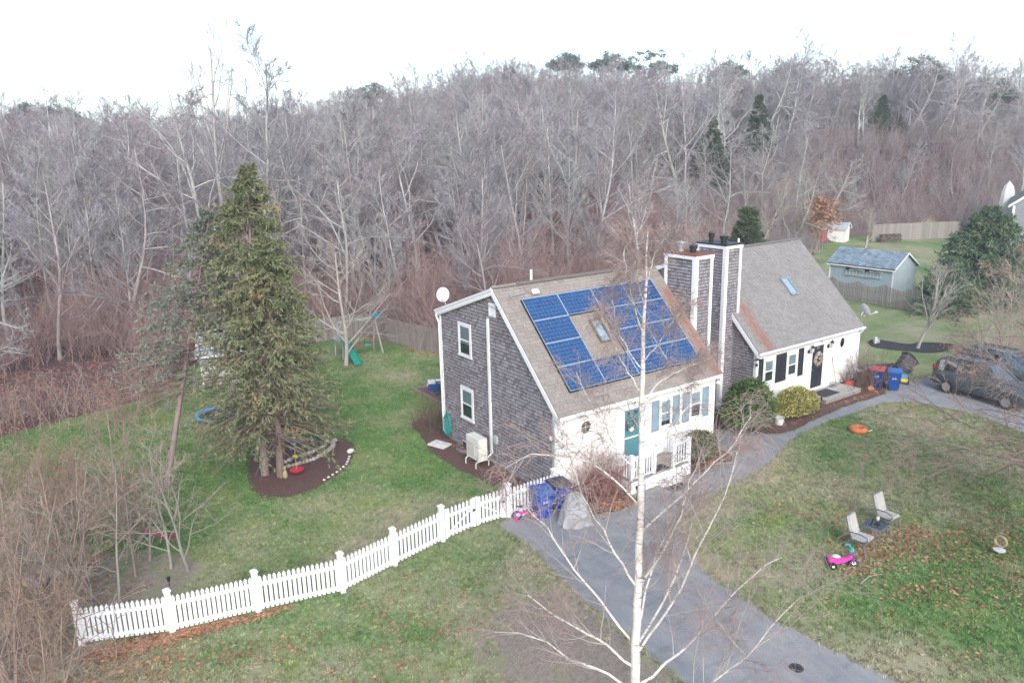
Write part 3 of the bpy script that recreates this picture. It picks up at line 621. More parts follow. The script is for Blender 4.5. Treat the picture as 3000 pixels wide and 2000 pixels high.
MB().box((3.5, -.036, 2.42), (3.62, -.0275, 2.56)).box((3.8, -.036, 2.42), (3.98, -.0275, 2.56)).build('pane', DARKROOM, dm); MB().tube([(4.2, -.07, 1.45), (4.2, -.03, 1.45)], .02, 8).build('handle', GREYM, dm)
text(hL, '40', .11, (3.86, -.026, 2.84), (R(90), 0, 0), BLACK)
for xs_ in (4.75, 5.89, 6.44, 7.58): shutter(hL, (xs_, -.014, 1.47), .38, 1.24, BLUESH)
window(hL, (5.51, -.014, 1.58), 0, .58, 1.06, .06, .8, M('lace', (.62, .64, .64), .9, (.5, .52, .53), 14)); window(hL, (7.2, -.014, 1.58), 0, .58, 1.06, .06, .52, M('lace', (.62, .64, .64)))
MB().lathe([(.09, 0), (.09, .05), (.05, .1)], (8.42, -.1, 2.75), 10).build('corner_lamp', WHITE, hL)
# skylight
def skylight(parent, cx, ye, ze, s0, w, l, mat):
    """frame on a 45-degree slope; s0 = distance up the slope to its lower edge"""
    c = math.sqrt(.5); f = MB(); t = .07
    f.box((-w/2, 0, 0), (w/2, t, .11)).box((-w/2, l-t, 0), (w/2, l, .11)).box((-w/2, t, 0), (-w/2+t, l-t, .11)).box((w/2-t, t, 0), (w/2, l-t, .11))
    s = f.build('skylight', mat, parent, loc=(cx, ye+s0*c, ze+s0*c), rot=(R(45), 0, 0))
    MB().box((-w/2+t, t, .02), (w/2-t, l-t, .03)).build('shade', M('skylight_shade', (.72, .76, .78), .6), s); MB().box((-w/2+t, t, .085), (w/2-t, l-t, .092)).build('pane', GLASS, s); return s
skylight(hL, 3.65, YE, ZE, 2.42, .56, 1.08, M('bronze_frame', (.16, .12, .10), .5))
# chimneys
def chimney(parent, x0, x1, y0, y1, zb, zt, capmat, seed, top):
    ch = MB().box((x0, y0, zb), (x1, y1, zt)).build('chimney', BACKER, parent)
    keep = lambda s, z: True
    walls = [((x0, y0, 0), (0, 1, 0), (-1, 0, 0), y1-y0, zb, zt-.18, keep), ((x0, y0, 0), (1, 0, 0), (0, -1, 0), x1-x0, zb, zt-.18, keep)]
    b_ = .13; m = MB()
    m.box((x0-.058, y0-.058, zb), (x0, y0+b_, zt-.15)).box((x0, y0-.058, zb), (x0+b_, y0, zt-.15)).box((x0-.058, y1-b_, zb), (x0, y1+.02, zt-.15)).box((x1-b_, y0-.0585, zb), (x1+.02, y0, zt-.15))
    m.box((x0-.07, y0-.07, zt-.15), (x1+.07, y1+.07, zt)); m.build('corner_board', WHITE, ch)
    c = MB().prism([(x0-.09, y0-.09, zt), (x1+.09, y0-.09, zt), (x1+.09, y1+.09, zt), (x0-.09, y1+.09, zt)], (0, 0, .06)).build('cap', capmat, ch)
    for k, (fx, fy, r_, hh, mt) in enumerate(top):
        m = MB(); m.lathe([(r_*.75, 0), (r_*.75, hh*.45)], (fx, fy, zt+.06), 14); m.lathe([(r_, hh*.45), (r_*1.02, hh*.8)], (fx, fy, zt+.06), 14); m.build('flue', BLACK if mt != 'grey' else GREYM, ch, smooth=True)
        MB().lathe([(r_*1.15, 0), (r_*1.15, .02), (.03, .09)], (fx, fy, zt+.06+hh*.85), 16).build('flue_cap', M('pale_metal', (.62, .64, .66), .4, metal=.3) if mt == 'grey' else M('dark_cap', (.08, .085, .09), .35), ch, smooth=True)
    return walls
wa = chimney(hL, 8.43, 9.42, 1.33, 2.98, 0, 7.78, RUSTY, 4, [(8.85, 2.55, .19, .42, 'grey'), (8.95, 1.95, .17, .34, 'b')])
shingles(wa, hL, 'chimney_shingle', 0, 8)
# ---------------- right unit
XA, XB, YE2, ZE2, YR2, ZR2, YB2, ZB2 = 12.85, 20.98, 1.2, 3.0, 5.33, 7.13, 9.7, 5.6
hR = thing('attached_house', 'white fronted house with dark shutters, black door and plain grey roof', 'house', (0, 0, 0))
gable(XA+.02, XB-.02, 1.42, ZE2+.25, YR2, ZR2, 9.5, ZB2-.05, .16).build('wall', BACKER, hR)
MB().box((XA+.04, 1.44, -.3), (XB-.04, 9.4, .3)).build('foundation', FOUND, hR)
slab(12.7, 21.1, (YE2, ZE2-.014), (YR2, ZR2-.014), .10).build('roof', ROOF_R, hR); slab(12.7, 21.1, (YB2, ZB2), (YR2, ZR2-.002), .10).build('roof', ROOF_R, hR)
roof_tabs(hR, ROOF_R, 12.7, 21.1, YE2-.012, ZE2-.012, math.hypot(YR2-YE2, ZR2-ZE2), 300, 9)
MB().beam((12.7, YR2, ZR2+.005), (21.1, YR2, ZR2+.005), .28, .025).build('ridge_cap', ROOF_R, hR)
for x in (12.67, 21.1):
    rake(hR, x, (YE2, ZE2), (YR2+.02, ZR2+.02)); rake(hR, x, (YB2, ZB2), (YR2-.05, ZR2-.03), .2)
MB().prism([(12.7, YE2+.05, ZE2-.12), (12.7, YR2, ZR2-.16), (12.7, YB2-.05, ZB2-.16), (12.7, YB2-.05, ZB2-.28), (12.7, YR2, ZR2-.29), (12.7, YE2+.05, ZE2-.27)], (.16, 0, 0)).build('frieze_board', WHITE, hR)
def kgR(s, z):
    y = 1.4+s; return z < min(ZE2+(y-YE2), ZR2-(y-YR2)*(ZR2-ZB2)/(YB2-YR2))-.27 and not (2.85 < y < 4.4)
wb = chimney(hR, 12.07, 13.1, 2.81, 4.47, 0, 7.74, BLACK, 6, [(12.45, 4.0, .14, .5, 'b'), (12.6, 3.4, .18, .36, 'b')])
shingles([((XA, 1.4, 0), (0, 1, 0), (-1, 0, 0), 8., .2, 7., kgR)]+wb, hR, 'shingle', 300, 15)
MB().tube([(16.4, 5.6, 6.9), (16.4, 5.6, 7.5)], .05, 10).build('vent_pipe', WHITE, hR, smooth=True)
MB().box((XA-.06, 1.37, .3), (XA-.005, 1.53, ZE2)).box((XA-.005, 1.37, .3), (XA+.13, 1.397, ZE2-.1)).build('corner_board', WHITE, hR); MB().box((XB-.12, 1.37, .3), (XB+.02, 1.397, ZE2-.1)).build('corner_board', WHITE, hR)
MB().prism([(XB-.018, 1.42, .2), (XB-.018, 9.4, .2), (XB-.018, 9.4, 5.3), (XB-.018, YR2, ZR2-.25), (XB-.018, 1.42, 3.0)], (.018, 0, 0)).build('side_wall', SIDING, hR)
MB().prism([(12.7, YE2-.12, ZE2-.05), (12.7, YE2-.12, ZE2-.1), (12.7, YE2-.09, ZE2-.15), (12.7, YE2-.005, ZE2-.15), (12.7, YE2-.005, ZE2-.03)], (8.42, 0, 0)).build('gutter', WHITE, hR)
MB().box((12.9, YE2+.0, ZE2-.15), (20.95, 1.4, ZE2-.12)).build('soffit', WHITE, hR); MB().box((XA+.13, 1.378, ZE2-.3), (XB-.12, 1.399, ZE2-.15)).build('frieze_board', WHITE, hR)
clapboards(hR, XA+.13, XB-.12, 1.4, .2, ZE2-.3, .11)
MB().tube([(21.0, YE2-.06, ZE2-.15), (21.0, YE2, ZE2-.25), (20.97, 1.33, ZE2-.42), (20.97, 1.33, .15)], .04, 8).build('downspout', WHITE, hR)
DSH = M('charcoal_shutter', (.03, .033, .042), .5, (.026, .028, .036), 4)
for x, w in ((12.95, .33), (14.24, .38), (14.63, .38), (15.96, .39)): shutter(hR, (x, 1.385, 1.25), w, 1.36, DSH, False)
for x in (13.72, 15.47): window(hR, (x, 1.385, 1.42), 0, .62, 1.02, .06, .55)
dm = MB().box((16.92, 1.35, .4), (17.04, 1.4, 2.64)).box((17.96, 1.35, .4), (18.08, 1.4, 2.64)).box((17.04, 1.35, 2.52), (17.96, 1.4, 2.64)).box((16.92, 1.31, .3), (18.08, 1.4, .4)).build('door', WHITE, hR)
lf = MB().box((17.04, 1.372, .4), (17.96, 1.398, 2.52)); DD = M('black_door', (.028, .03, .038), .45)
for z0, z1 in ((.52, 1.05), (1.2, 1.75), (1.9, 2.35)):
    for x0 in (17.14, 17.56): lf.box((x0, 1.364, z0), (x0+.3, 1.3722, z1))
lf.build('door_leaf', DD, dm); MB().tube([(17.12, 1.33, 1.35), (17.12, 1.37, 1.35)], .025, 8).build('handle', GREYM, dm)
m = MB()
for x in (17.4, 17.47, 17.54): m.box((x, 1.36, 2.36), (x+.05, 1.3635, 2.47))
m.build('door_lite', M('grey_lite', (.35, .35, .36), .3), dm)
skylight(hR, 17.63, YE2, ZE2, 2.5, .62, 1.1, GREYM)
round_window(hR, (19.53, 1.384, 2.34), 20, .19, .25, 0, glass('oval_glass', (.35, .55, .7), .2))
for nm, off in (('L', (4.2, 4, 0)),):
    for ch in list(hL.children):
        ch.location = Vector(ch.location)-Vector(off)
# ------------------------------------------------------------------ solar panels
CELL, n, b = newmat('solar_cell'); v = coords(n)
sep = n.nodes.new('ShaderNodeSeparateXYZ'); n.links.new(v, sep.inputs[0])
bus = math_(n, 'LESS_THAN', math_(n, 'ABSOLUTE', math_(n, 'SUBTRACT', math_(n, 'FRACT', math_(n, 'MULTIPLY', sep.outputs[1], 1/.0525), 0), .5), 0), .035)
c = mixc(n, ramp(n, noise(n, v, 18, 3), .3, .7), (.004, .04, .145), (.008, .075, .215)); c = mixc(n, ramp(n, rnd(n), 0, 1), c, (.004, .038, .135))
c = mixc(n, math_(n, 'MULTIPLY', bus, .55), c, (.30, .40, .55))
n.links.new(c, b.inputs['Base Color']); b.inputs['Roughness'].default_value = .09; b.inputs['Specular IOR Level'].default_value = .6
BACKSHEET = M('panel_backsheet', (.38, .47, .62), .3, (.34, .43, .58), 3); ALU = M('panel_frame', (.52, .60, .62), .35, (.46, .54, .56), 4, metal=.4); SKIRT = M('black_skirt', (.012, .012, .015), .5)
PWd, PHt = 1.67, 1.012; pw, ph_ = 1.656, .998
fr = MB(); t = .011
fr.box((-pw/2, -ph_/2, -.035), (pw/2, -ph_/2+t, .004)).box((-pw/2, ph_/2-t, -.035), (pw/2, ph_/2, .004)).box((-pw/2, -ph_/2+t, -.035), (-pw/2+t, ph_/2-t, .004)).box((pw/2-t, -ph_/2+t, -.035), (pw/2, ph_/2-t, .004))
ce = MB()
for i in range(10):
    for j in range(6):
        x, y = -pw/2+.016+i*.1624, -ph_/2+.017+j*.1607; ce.box((x+.003, y+.003, -.003), (x+.1596, y+.158, .0005))
p0 = None; c45 = math.sqrt(.5); base = Vector((0, YR, ZR))
words = {(0, 0): 'top left corner', (3, 0): 'top right corner', (0, 3): 'bottom left corner', (3, 3): 'bottom right corner', (1, 0): 'second from the left in the top row', (2, 0): 'third from the left in the top row', (1, 3): 'second from the left in the bottom row', (2, 3): 'third from the left in the bottom row',
         (0, 1): 'left column, just above the middle', (0, 2): 'left column, just below the middle', (2, 1): 'right beside the skylight, upper of two', (2, 2): 'right beside the skylight, lower of two', (3, 1): 'right column, second from the top', (3, 2): 'right column, third from the top'}
for (i, j), wd in words.items():
    ctr = Vector((.882+(i+.5)*PWd, 0, 0))+base+Vector((0, -c45, -c45))*(.765+(j+.5)*PHt)+Vector((0, -c45, c45))*.12
    if p0 is None:
        p0 = thing('solar_panel', '', 'solar panel', ctr, group='solar panels on the brown roof', rot=(R(45), 0, 0)); fr.build('frame', ALU, p0)
        MB().box((-pw/2+t, -ph_/2+t, -.012), (pw/2-t, ph_/2-t, -.004)).build('backsheet', BACKSHEET, p0); tag(ce.build('cells', CELL, p0), kind='stuff'); o = p0
    else: o = copy_tree(p0); o.location = ctr
    o['label'] = 'blue solar panel, '+wd+' of the array'
def roofbox(x0, x1, s0, s1, z0, z1, name, parent):
    m = MB().box((x0, -s1, z0), (x1, -s0, z1)).build(name, SKIRT, parent); return m
sk = thing('panel_skirt', 'black skirt boards under the edges of the solar array', 'skirt', (0, YR, ZR), rot=(R(45), 0, 0))
roofbox(.9, .9+6.64, .765+4*PHt-.006, .765+4*PHt+.02, .02, .112, 'skirt_board', sk); roofbox(.87, .885, .765, .765+4*PHt, .03, .1, 'skirt_board', sk); roofbox(.9+PWd, .88+2*PWd, .765+PHt-.02, .765+PHt+.004, .02, .112, 'skirt_board', sk)
roofbox(.882+2*PWd-.02, .882+2*PWd+.0, .8+PHt, .75+3*PHt, .02, .09, 'skirt_board', sk)
# ================================================================== trees
def nrm(a): return a/np.maximum(np.linalg.norm(a, axis=-1, keepdims=True), 1e-9)
def tubes(P, Rr, sides):
    """P (N,K,3), Rr (N,K) -> verts, quads of N tubes"""
    N, K, _ = P.shape; d = nrm(P[:, -1]-P[:, 0]); ref = np.where(np.abs(d[:, 2:3]) < .8, np.array([[0, 0, 1.]]), np.array([[1., 0, 0]]))
    a = nrm(np.cross(d, ref)); b_ = np.cross(d, a); th = np.arange(sides)*2*np.pi/sides
    off = a[:, None, :]*np.cos(th)[None, :, None]+b_[:, None, :]*np.sin(th)[None, :, None]
    V = P[:, :, None, :]+off[:, None, :, :]*Rr[:, :, None, None]
    i = np.arange(N*K*sides).reshape(N, K, sides); j = np.roll(i, -1, 2)
    F = np.stack([i[:, :-1], j[:, :-1], j[:, 1:], i[:, 1:]], -1).reshape(-1, 4)
    return V.reshape(-1, 3), F
def spawn(r_, P, Rr, m, K, t0, t1, ang, asd, lr, rr, upb, wig, lmin=.05, fall=.6, rmin=.003, taper=.25):
    """m children on every parent branch"""
    N, Kp, _ = P.shape; t = (np.arange(m)[None, :]+r_.uniform(0, 1, (N, m)))/m*(t1-t0)+t0
    x = t*(Kp-1); k = np.clip(x.astype(int), 0, Kp-2); f = (x-k)[..., None]; ii = np.arange(N)[:, None]
    p = P[ii, k]*(1-f)+P[ii, k+1]*f; rad = Rr[ii, k]*(1-f[..., 0])+Rr[ii, k+1]*f[..., 0]; tan = nrm(P[ii, k+1]-P[ii, k])
    L = np.linalg.norm(P[:, 1:]-P[:, :-1], axis=-1).sum(1)[:, None]*lr*(1-fall*(t-t0)/max(t1-t0, 1e-6))*r_.uniform(.65, 1.25, (N, m)); L = np.maximum(L, lmin)
    q = r_.normal(size=(N, m, 3)); q = nrm(q-(q*tan).sum(-1, keepdims=True)*tan); an = np.clip(r_.normal(ang, asd, (N, m)), .1, 2.2)[..., None]
    d = nrm(tan*np.cos(an)+q*np.sin(an)); pts = [p]; cur = p
    for s in range(K-1):
        d = nrm(d+np.array([0, 0, 1.])*upb/(K-1)+r_.normal(0, wig, (N, m, 3))); cur = cur+d*(L/(K-1))[..., None]; pts.append(cur)
    C = np.stack(pts, 2).reshape(N*m, K, 3); r0 = np.maximum(rad*rr, rmin).reshape(-1, 1)
    return C, r0*np.linspace(1, taper, K)[None, :]
def mesh_of(name, parts):
    V = []; F = []; k = 0
    for P, Rr, s in parts:
        v, f = tubes(P, Rr, s); V.append(v); F.append(f+k); k += len(v)
    return np_mesh(name, np.concatenate(V), [np.concatenate(F)])
def bark(name, a, b2, scale=3, stretch=(1, 1, .4), piece=0., obj=.12): return M(name, a, .9, b2, scale, piece, spec=.15, stretch=stretch, bump=.2, obj=obj)
BARK = bark('grey_bark', (.44, .44, .425), (.28, .265, .255), obj=.25); TWIG = bark('grey_twig', (.37, .362, .40), (.265, .25, .28), .6, obj=.3)
BARK2 = bark('brown_bark', (.35, .315, .295), (.22, .185, .175), obj=.25); TWIG2 = bark('red_twig', (.335, .30, .325), (.25, .21, .225), .6, obj=.3)
def trunk_line(r_, h, r0, lean=.1, K=9, wig=.06):
    d = nrm(np.array([r_.normal(0, lean), r_.normal(0, lean), 1.])); p = np.array([0, 0, -.3]); pts = [p]
    for s in range(K-1):
        d = nrm(d+np.array([r_.normal(0, wig), r_.normal(0, wig), .12])); p = p+d*(h+.3)/(K-1); pts.append(p)
    Rr = r0*np.linspace(1, .12, K)**.8; Rr[0] *= 1.25
    return np.array(pts)[None], Rr[None]
def bare_tree(seed, h, r0, t0=.35, m=(11, 6, 7, 6), ang=.75, upb=.55, lr=(.45, .5, .5, .55), lean=.1, stems=1, twig=.007, wig=.12, K0=9, droop=0):
    r_ = np.random.default_rng(seed); Ps, Rs = [], []
    for s in range(stems):
        P, Rr = trunk_line(r_, h*r_.uniform(.85, 1.05), r0*r_.uniform(.75, 1.05), lean if stems == 1 else lean+.12, K0)
        P[:, :, :2] += r_.normal(0, .18, 2)*(stems > 1); Ps.append(P); Rs.append(Rr)
    P0, R0 = np.concatenate(Ps), np.concatenate(Rs)
    P1, R1 = spawn(r_, P0, R0, m[0], 7, t0, .98, ang, .2, lr[0], .55, upb, wig)
    P2, R2 = spawn(r_, P1, R1, m[1], 5, .2, 1, .7, .2, lr[1], .6, upb*.6-droop, wig*1.2)
    P3, R3 = spawn(r_, P2, R2, m[2], 4, .15, 1, .7, .25, lr[2], .6, upb*.4-droop*1.5, wig*1.3, .2, rmin=twig)
    P4, R4 = spawn(r_, P3, R3, m[3], 3, .1, 1, .65, .25, lr[3], .7, upb*.3-droop*2, wig*1.3, .15, .4, rmin=twig*.7)
    R2 = np.maximum(R2, twig*1.15)
    return mesh_of('trunk', [(P0, R0, 8), (P1, R1, 6), (P2, R2, 4)]), mesh_of('crown', [(P3, R3, 3), (P4, R4, 3)])
def tree_thing(name, label, cat, loc, protos, rz=0, sc=1., group=None):
    t = thing(name, label, cat, loc, rz, group); t.scale = (sc, sc, sc) if not isinstance(sc, tuple) else sc
    for nm, me in protos: link(nm, me, None, t)
    return t
def proto(seed, h, r0, mats, **k):
    a, b2 = bare_tree(seed, h, r0, **k); a.materials.append(mats[0]); b2.materials.append(mats[1]); return [('trunk', a), ('crown', b2)]
FT = [proto(101, 11.5, .15, (BARK, TWIG), t0=.25, m=(14, 7, 7, 7), upb=.5, ang=.85, lr=(.5, .5, .5, .5), twig=.0105), proto(102, 11, .12, (BARK, TWIG), t0=.2, m=(14, 7, 7, 6), upb=.6, twig=.0105, lean=.22, wig=.16), proto(103, 12, .18, (BARK, TWIG2), t0=.3, m=(12, 7, 7, 7), upb=.35, twig=.0105, ang=1.0, lr=(.55, .5, .5, .5), wig=.17),
      proto(104, 9.5, .10, (BARK2, TWIG2), t0=.15, m=(15, 6, 7, 6), upb=.6, twig=.0105, lean=.2), proto(105, 11, .16, (BARK, TWIG), t0=.25, m=(11, 8, 7, 7), upb=.3, twig=.0105, ang=1.05, lr=(.6, .5, .5, .5), lean=.28, wig=.18), proto(106, 9, .085, (BARK2, TWIG), t0=.12, m=(14, 6, 7, 6), upb=.55, twig=.0105, lean=.25, stems=2),
      proto(107, 13.5, .17, (BARK, TWIG2), t0=.4, m=(10, 7, 7, 7), upb=.45, ang=.8, lr=(.4, .5, .5, .5), twig=.0105), proto(108, 11.5, .13, (BARK2, TWIG2), t0=.3, m=(12, 7, 7, 7), upb=.25, ang=1.05, lr=(.5, .55, .5, .5), twig=.0105)]
# brush for the forest edge
def brush(seed, h, n_, mat, spread=.5, twig=.006, m=(6, 5)):
    r_ = np.random.default_rng(seed); P, Rr = [], []
    for s in range(n_):
        a, b2 = trunk_line(r_, h*r_.uniform(.5, 1.1), .014, .38, 5, .16); a[:, :, :2] += r_.normal(0, spread, 2); P.append(a); Rr.append(b2)
    P0, R0 = np.concatenate(P), np.concatenate(Rr); P1, R1 = spawn(r_, P0, R0, m[0], 4, .2, 1, .7, .3, .45, .7, .2, .2, rmin=twig); P2, R2 = spawn(r_, P1, R1, m[1], 3, .2, 1, .8, .3, .5, .7, .1, .25, rmin=twig*.8)
    me = mesh_of('stems', [(P0, R0, 5), (P1, R1, 3), (P2, R2, 3)]); me.materials.append(mat); return me
# individual trees of the forest edge, nearest first
fr_ = np.random.default_rng(5)
def place_front():
    spots = []
    hand = [(-12.5, 33, 0, .95), (-9.2, 33.5, 4, 1), (-8.2, 33, 1, .95), (-7.2, 33.2, 0, .9), (-17, 29, 4, .9), (-19.5, 26, 4, .85), (-14.8, 36, 2, 1), (-5, 35, 3, .9), (-2.5, 40, 2, 1.25), (1.5, 38, 0, 1.3), (4.2, 36.5, 1, .9), (7.6, 35, 0, 1.0), (8.4, 35.5, 3, .95), (10.8, 33, 5, .9), (12.6, 34, 2, .95), (14.5, 30, 3, .9), (17, 33, 0, 1.0), (19.5, 29, 5, 1.0), (21, 34, 4, 1.0), (24, 30, 2, 1.05), (26.5, 34, 1, 1), (29, 31, 0, 1.0), (32, 35, 4, 1.05), (35, 33, 3, 1), (40, 36, 2, 1.0), (45, 36, 4, 1.1), (50, 40, 0, 1.0), (56, 41, 1, 1.0), (62, 45, 2, 1.0), (70, 47, 4, 1.1), (79, 48, 0, 1.0), (88, 48, 3, 1.0)]
    for h in hand: spots.append(h)
    x = -30.
    while x < 165:
        for row in range(3):
            spots.append((x+fr_.uniform(-2, 2), edge_y(x)+4.5+row*5.5+fr_.uniform(-2, 2), int(fr_.integers(0, 8)), fr_.uniform(.7, 1.12)))
        x += 4.6 if x < 40 else 5.2
    return spots
front = [(x, y, i, s*(.86 if x < -3 else 1)) for x, y, i, s in place_front()]
front = [s for k, s in enumerate(front) if not (s[0] > 7.5 and s[0] < 22 and s[1] < 19) and not (k > 31 and -27 < s[0] < -8.2 and s[1] < 31)]
front = [(x, y, i, s*1.15) if k < 32 else (x, y, i, s) for k, (x, y, i, s) in enumerate(front)]
SRC = {}
ZONES = [(-6.6, 'left of the leaning spruce'), (1.2, 'behind the green spruces'), (9.4, 'between the spruces and the satellite dish'), (18, 'above the brown roof, left of the birch'), (25, 'above the solar panels, behind the birch'), (34, 'behind the chimneys'), (48, 'behind the grey roof'), (66, 'behind the garden shed'), (999, 'behind the far fence')]
ORD = ['first', 'second', 'third', 'fourth', 'fifth', 'sixth', 'seventh', 'eighth']
def bearing(x, y): return math.degrees(math.atan2(x+15.13, y+19.52))
zone_of = lambda x, y: next(k for k, (lim, w) in enumerate(ZB_) if bearing(x, y) < lim)
ZB_ = [(8.5, ZONES[0][1]), (17, ZONES[1][1]), (28, ZONES[2][1]), (35, ZONES[3][1]), (43, ZONES[4][1]), (50, ZONES[5][1]), (56, ZONES[6][1]), (61, ZONES[7][1]), (999, ZONES[8][1])]
order = {}
for k in sorted(range(min(32, len(front))), key=lambda k: bearing(*front[k][:2])): z_ = zone_of(*front[k][:2]); order[k] = (z_, len([1 for v in order.values() if v[0] == z_]))
for k, (x, y, i, s) in enumerate(front):
    if k in order: lab, grp = 'bare edge-of-wood tree, %s from left %s' % (ORD[order[k][1]], ZB_[order[k][0]][1]), 'trees at the forest edge'
    else: lab, grp = ('bare hardwood deeper in the grey wood beyond the houses', 'trees of the near wood') if x < 45 else ('bare hardwood in the wood beyond the far sheds and fence', 'trees of the far wood')
    t = tree_thing('bare_tree', lab, 'tree', (x, y, float(hgt(x, y))), FT[i], fr_.uniform(0, 6.28), s, grp)
    SRC.setdefault(i, list(t.children))
# the wood behind them: one mass
N = 2700; ang = fr_.uniform(R(-6), R(75), N); dist = np.sqrt(fr_.uniform(56**2, 165**2, N))
px = -15.1+np.sin(ang)*dist; py = -19.5+np.cos(ang)*dist; ok = (py > edge_y(px)+np.where(px > 62, 9, 19))
px, py = px[ok], py[ok]
gn_instances('forest', np.stack([px, py, hgt(px, py)], 1), fr_.uniform(0, 6.28, len(px)), fr_.uniform(.72, 1.12, len(px))*np.interp(np.hypot(px+15, py+19.5), [60, 110, 150], [1, .92, .74]), fr_.integers(0, 8, len(px)), [SRC[i] for i in range(8)], 'grey leafless wood covering the rise behind the houses', 'forest')
BR = [brush(201, 2.6, 14, M('red_brush', (.34, .20, .185), .9, (.24, .145, .14), 1, .2)), brush(202, 3.4, 12, M('brown_brush', (.33, .25, .235), .9, (.24, .175, .165), 1, .2)), brush(203, 2.4, 16, M('grey_brush', (.38, .335, .335), .9, (.28, .24, .24), 1, .2)), brush(204, 6.0, 9, M('tall_brush', (.40, .275, .255), .9, (.29, .19, .18), 1, .2), .8, .008, (9, 6))]
bs = []
for k, me in enumerate(BR): o = link('brush_clump', me); o.location = (9+k*2.2, 31-k*.8, float(hgt(9+k*2.2, 31-k*.8))); bs.append(o)
N = 2400; bx = fr_.uniform(-32, 150, N); by = edge_y(bx)+1.2+np.abs(fr_.normal(0, 8, N)); keep = ~((bx > -27) & (bx < -8.2) & (by < 31.5)) & ~((bx > 7.4) & (bx < 22) & (by < 20)); bx, by = bx[keep], by[keep]
und = gn_instances('undergrowth', np.stack([bx, by, hgt(bx, by)], 1), fr_.uniform(0, 6.28, len(bx)), fr_.uniform(.6, 1.4, len(bx)), np.where(bx > 42, fr_.choice([2, 2, 2, 1], len(bx)), fr_.choice([0, 0, 1, 1, 2, 3, 3], len(bx))), [[o] for o in bs], 'reddish brown tangled brush under the leafless trees', 'undergrowth')
for o in bs: o.parent = und
# ------------------------------------------------------------------ foliage helpers
def cards(C, D, L, W, seed, bend=.25):
    """flat leaf blades: C centres (N,3), D directions, L lengths, W widths -> verts, quads"""
    r_ = np.random.default_rng(seed); N = len(C); D = nrm(D); q = r_.normal(size=(N, 3)); s = nrm(np.cross(D, q)); nn = np.cross(D, s)
    L = np.broadcast_to(L, N)[:, None]; W = np.broadcast_to(W, N)[:, None]
    V = np.stack([C-s*W*.35, C+s*W*.35, C+D*L*.55+s*W*.5+nn*L*bend*.3, C+D*L-nn*L*bend*.2+s*W*.05, C+D*L*.55-s*W*.5+nn*L*bend*.3], 1)
    i = np.arange(N)[:, None]*5; return V.reshape(-1, 3), [np.concatenate([i+np.array([[0, 1, 2, 4]])]), np.concatenate([i+np.array([[4, 2, 3]])])]
def foliage(name, C, D, L, W, mat, parent, seed):
    V, F = cards(C, D, L, W, seed); return link(name, np_mesh(name, V, F), mat, parent)
def needle_mat(name, a, b2, tip): 
    m, n, b = newmat(name); r_ = rnd(n)
    c = mixc(n, r_, a, b2); c = mixc(n, ramp(n, noise(n, wpos(n), .9, 3), .52, .75), c, tip)
    n.links.new(c, b.inputs['Base Color']); b.inputs['Roughness'].default_value = .75; b.inputs['Specular IOR Level'].default_value = .2; return m
SPR = needle_mat('spruce_needles', (.10, .13, .065), (.215, .225, .12), (.28, .22, .12)); BLUE = needle_mat('blue_needles', (.12, .15, .125), (.21, .235, .185), (.20, .175, .11))
CED = needle_mat('cedar_leaf', (.045, .08, .045), (.10, .135, .07), (.13, .13, .07)); HEM = needle_mat('hemlock_leaf', (.07, .13, .08), (.145, .21, .12), (.21, .235, .12)); PIN = needle_mat('pine_needles', (.07, .105, .085), (.13, .165, .12), (.15, .16, .11))
SBARK = bark('spruce_bark', (.27, .21, .18), (.17, .13, .115))
def conifer(name, label, loc, h, rmax, z0, mat, seed, lean=(0, 0), tiers=34, per=9, droop=.35, dens=1., sprig=.16, bare_to=0., dead=None, rpow=.85, r0=.16):
    r_ = np.random.default_rng(seed); t = thing(name, label, 'tree', loc)
    K = 8; z = np.linspace(-.3, h, K); zz = z/h; P0 = np.stack([lean[0]*zz, lean[1]*zz, z], 1)[None]+r_.normal(0, .02, (1, K, 3)); R0 = (r0*np.linspace(1.1, .06, K))[None]
    bP, bR = [], []
    for k in range(tiers):
        f = (k+r_.uniform(0, .9))/tiers; zc = z0+(h-z0)*f**1.0*.985
        for j in range(per):
            a = r_.uniform(0, 6.28); rr = rmax*(1-f)**rpow*r_.uniform(.72, 1.18)+.12; cx, cy = lean[0]*zc/h, lean[1]*zc/h
            s = np.linspace(0, 1, 5); zb = zc+r_.uniform(-.12, .12)+rr*(.12*s-droop*s**2+.16*droop*s**4*2)
            bP.append(np.stack([cx+np.cos(a)*rr*s, cy+np.sin(a)*rr*s, zb], 1)); bR.append(np.linspace(.03, .006, 5)*(1.3-f))
    bP, bR = np.array(bP), np.array(bR); tr = mesh_of('trunk', [(P0, R0, 9)]); link('trunk', tr, SBARK, t)
    link('branches', mesh_of('branches', [(bP, bR, 4)]), SBARK, t)
    live = (bP[:, 0, 2] > bare_to) & (r_.uniform(0, 1, len(bP)) < np.clip(.5+.6*(bP[:, 0, 2]-z0)/(.55*(h-z0)), 0, 1)); Q, QR = spawn(r_, bP[live], bR[live], int(11*dens), 3, .22, 1, .85, .25, .26, .5, -.35, .12, .12, .3)
    Q = np.concatenate([Q, bP[live][:, 2:]]); Lq = np.linalg.norm(Q[:, 2]-Q[:, 0], axis=1)
    m = int(17*dens); N = len(Q); tt = r_.uniform(0, 1, (N, m, 1)); C = Q[:, None, 0]*(1-tt)+Q[:, None, 2]*tt; D = nrm(Q[:, 2]-Q[:, 0])[:, None]+r_.normal(0, .55, (N, m, 3))+np.array([0, 0, -.25])
    C = C.reshape(-1, 3); D = D.reshape(-1, 3); foliage('needles', C, D, sprig*r_.uniform(.6, 1.4, len(C)), sprig*.24, mat, t, seed+1)
    return t
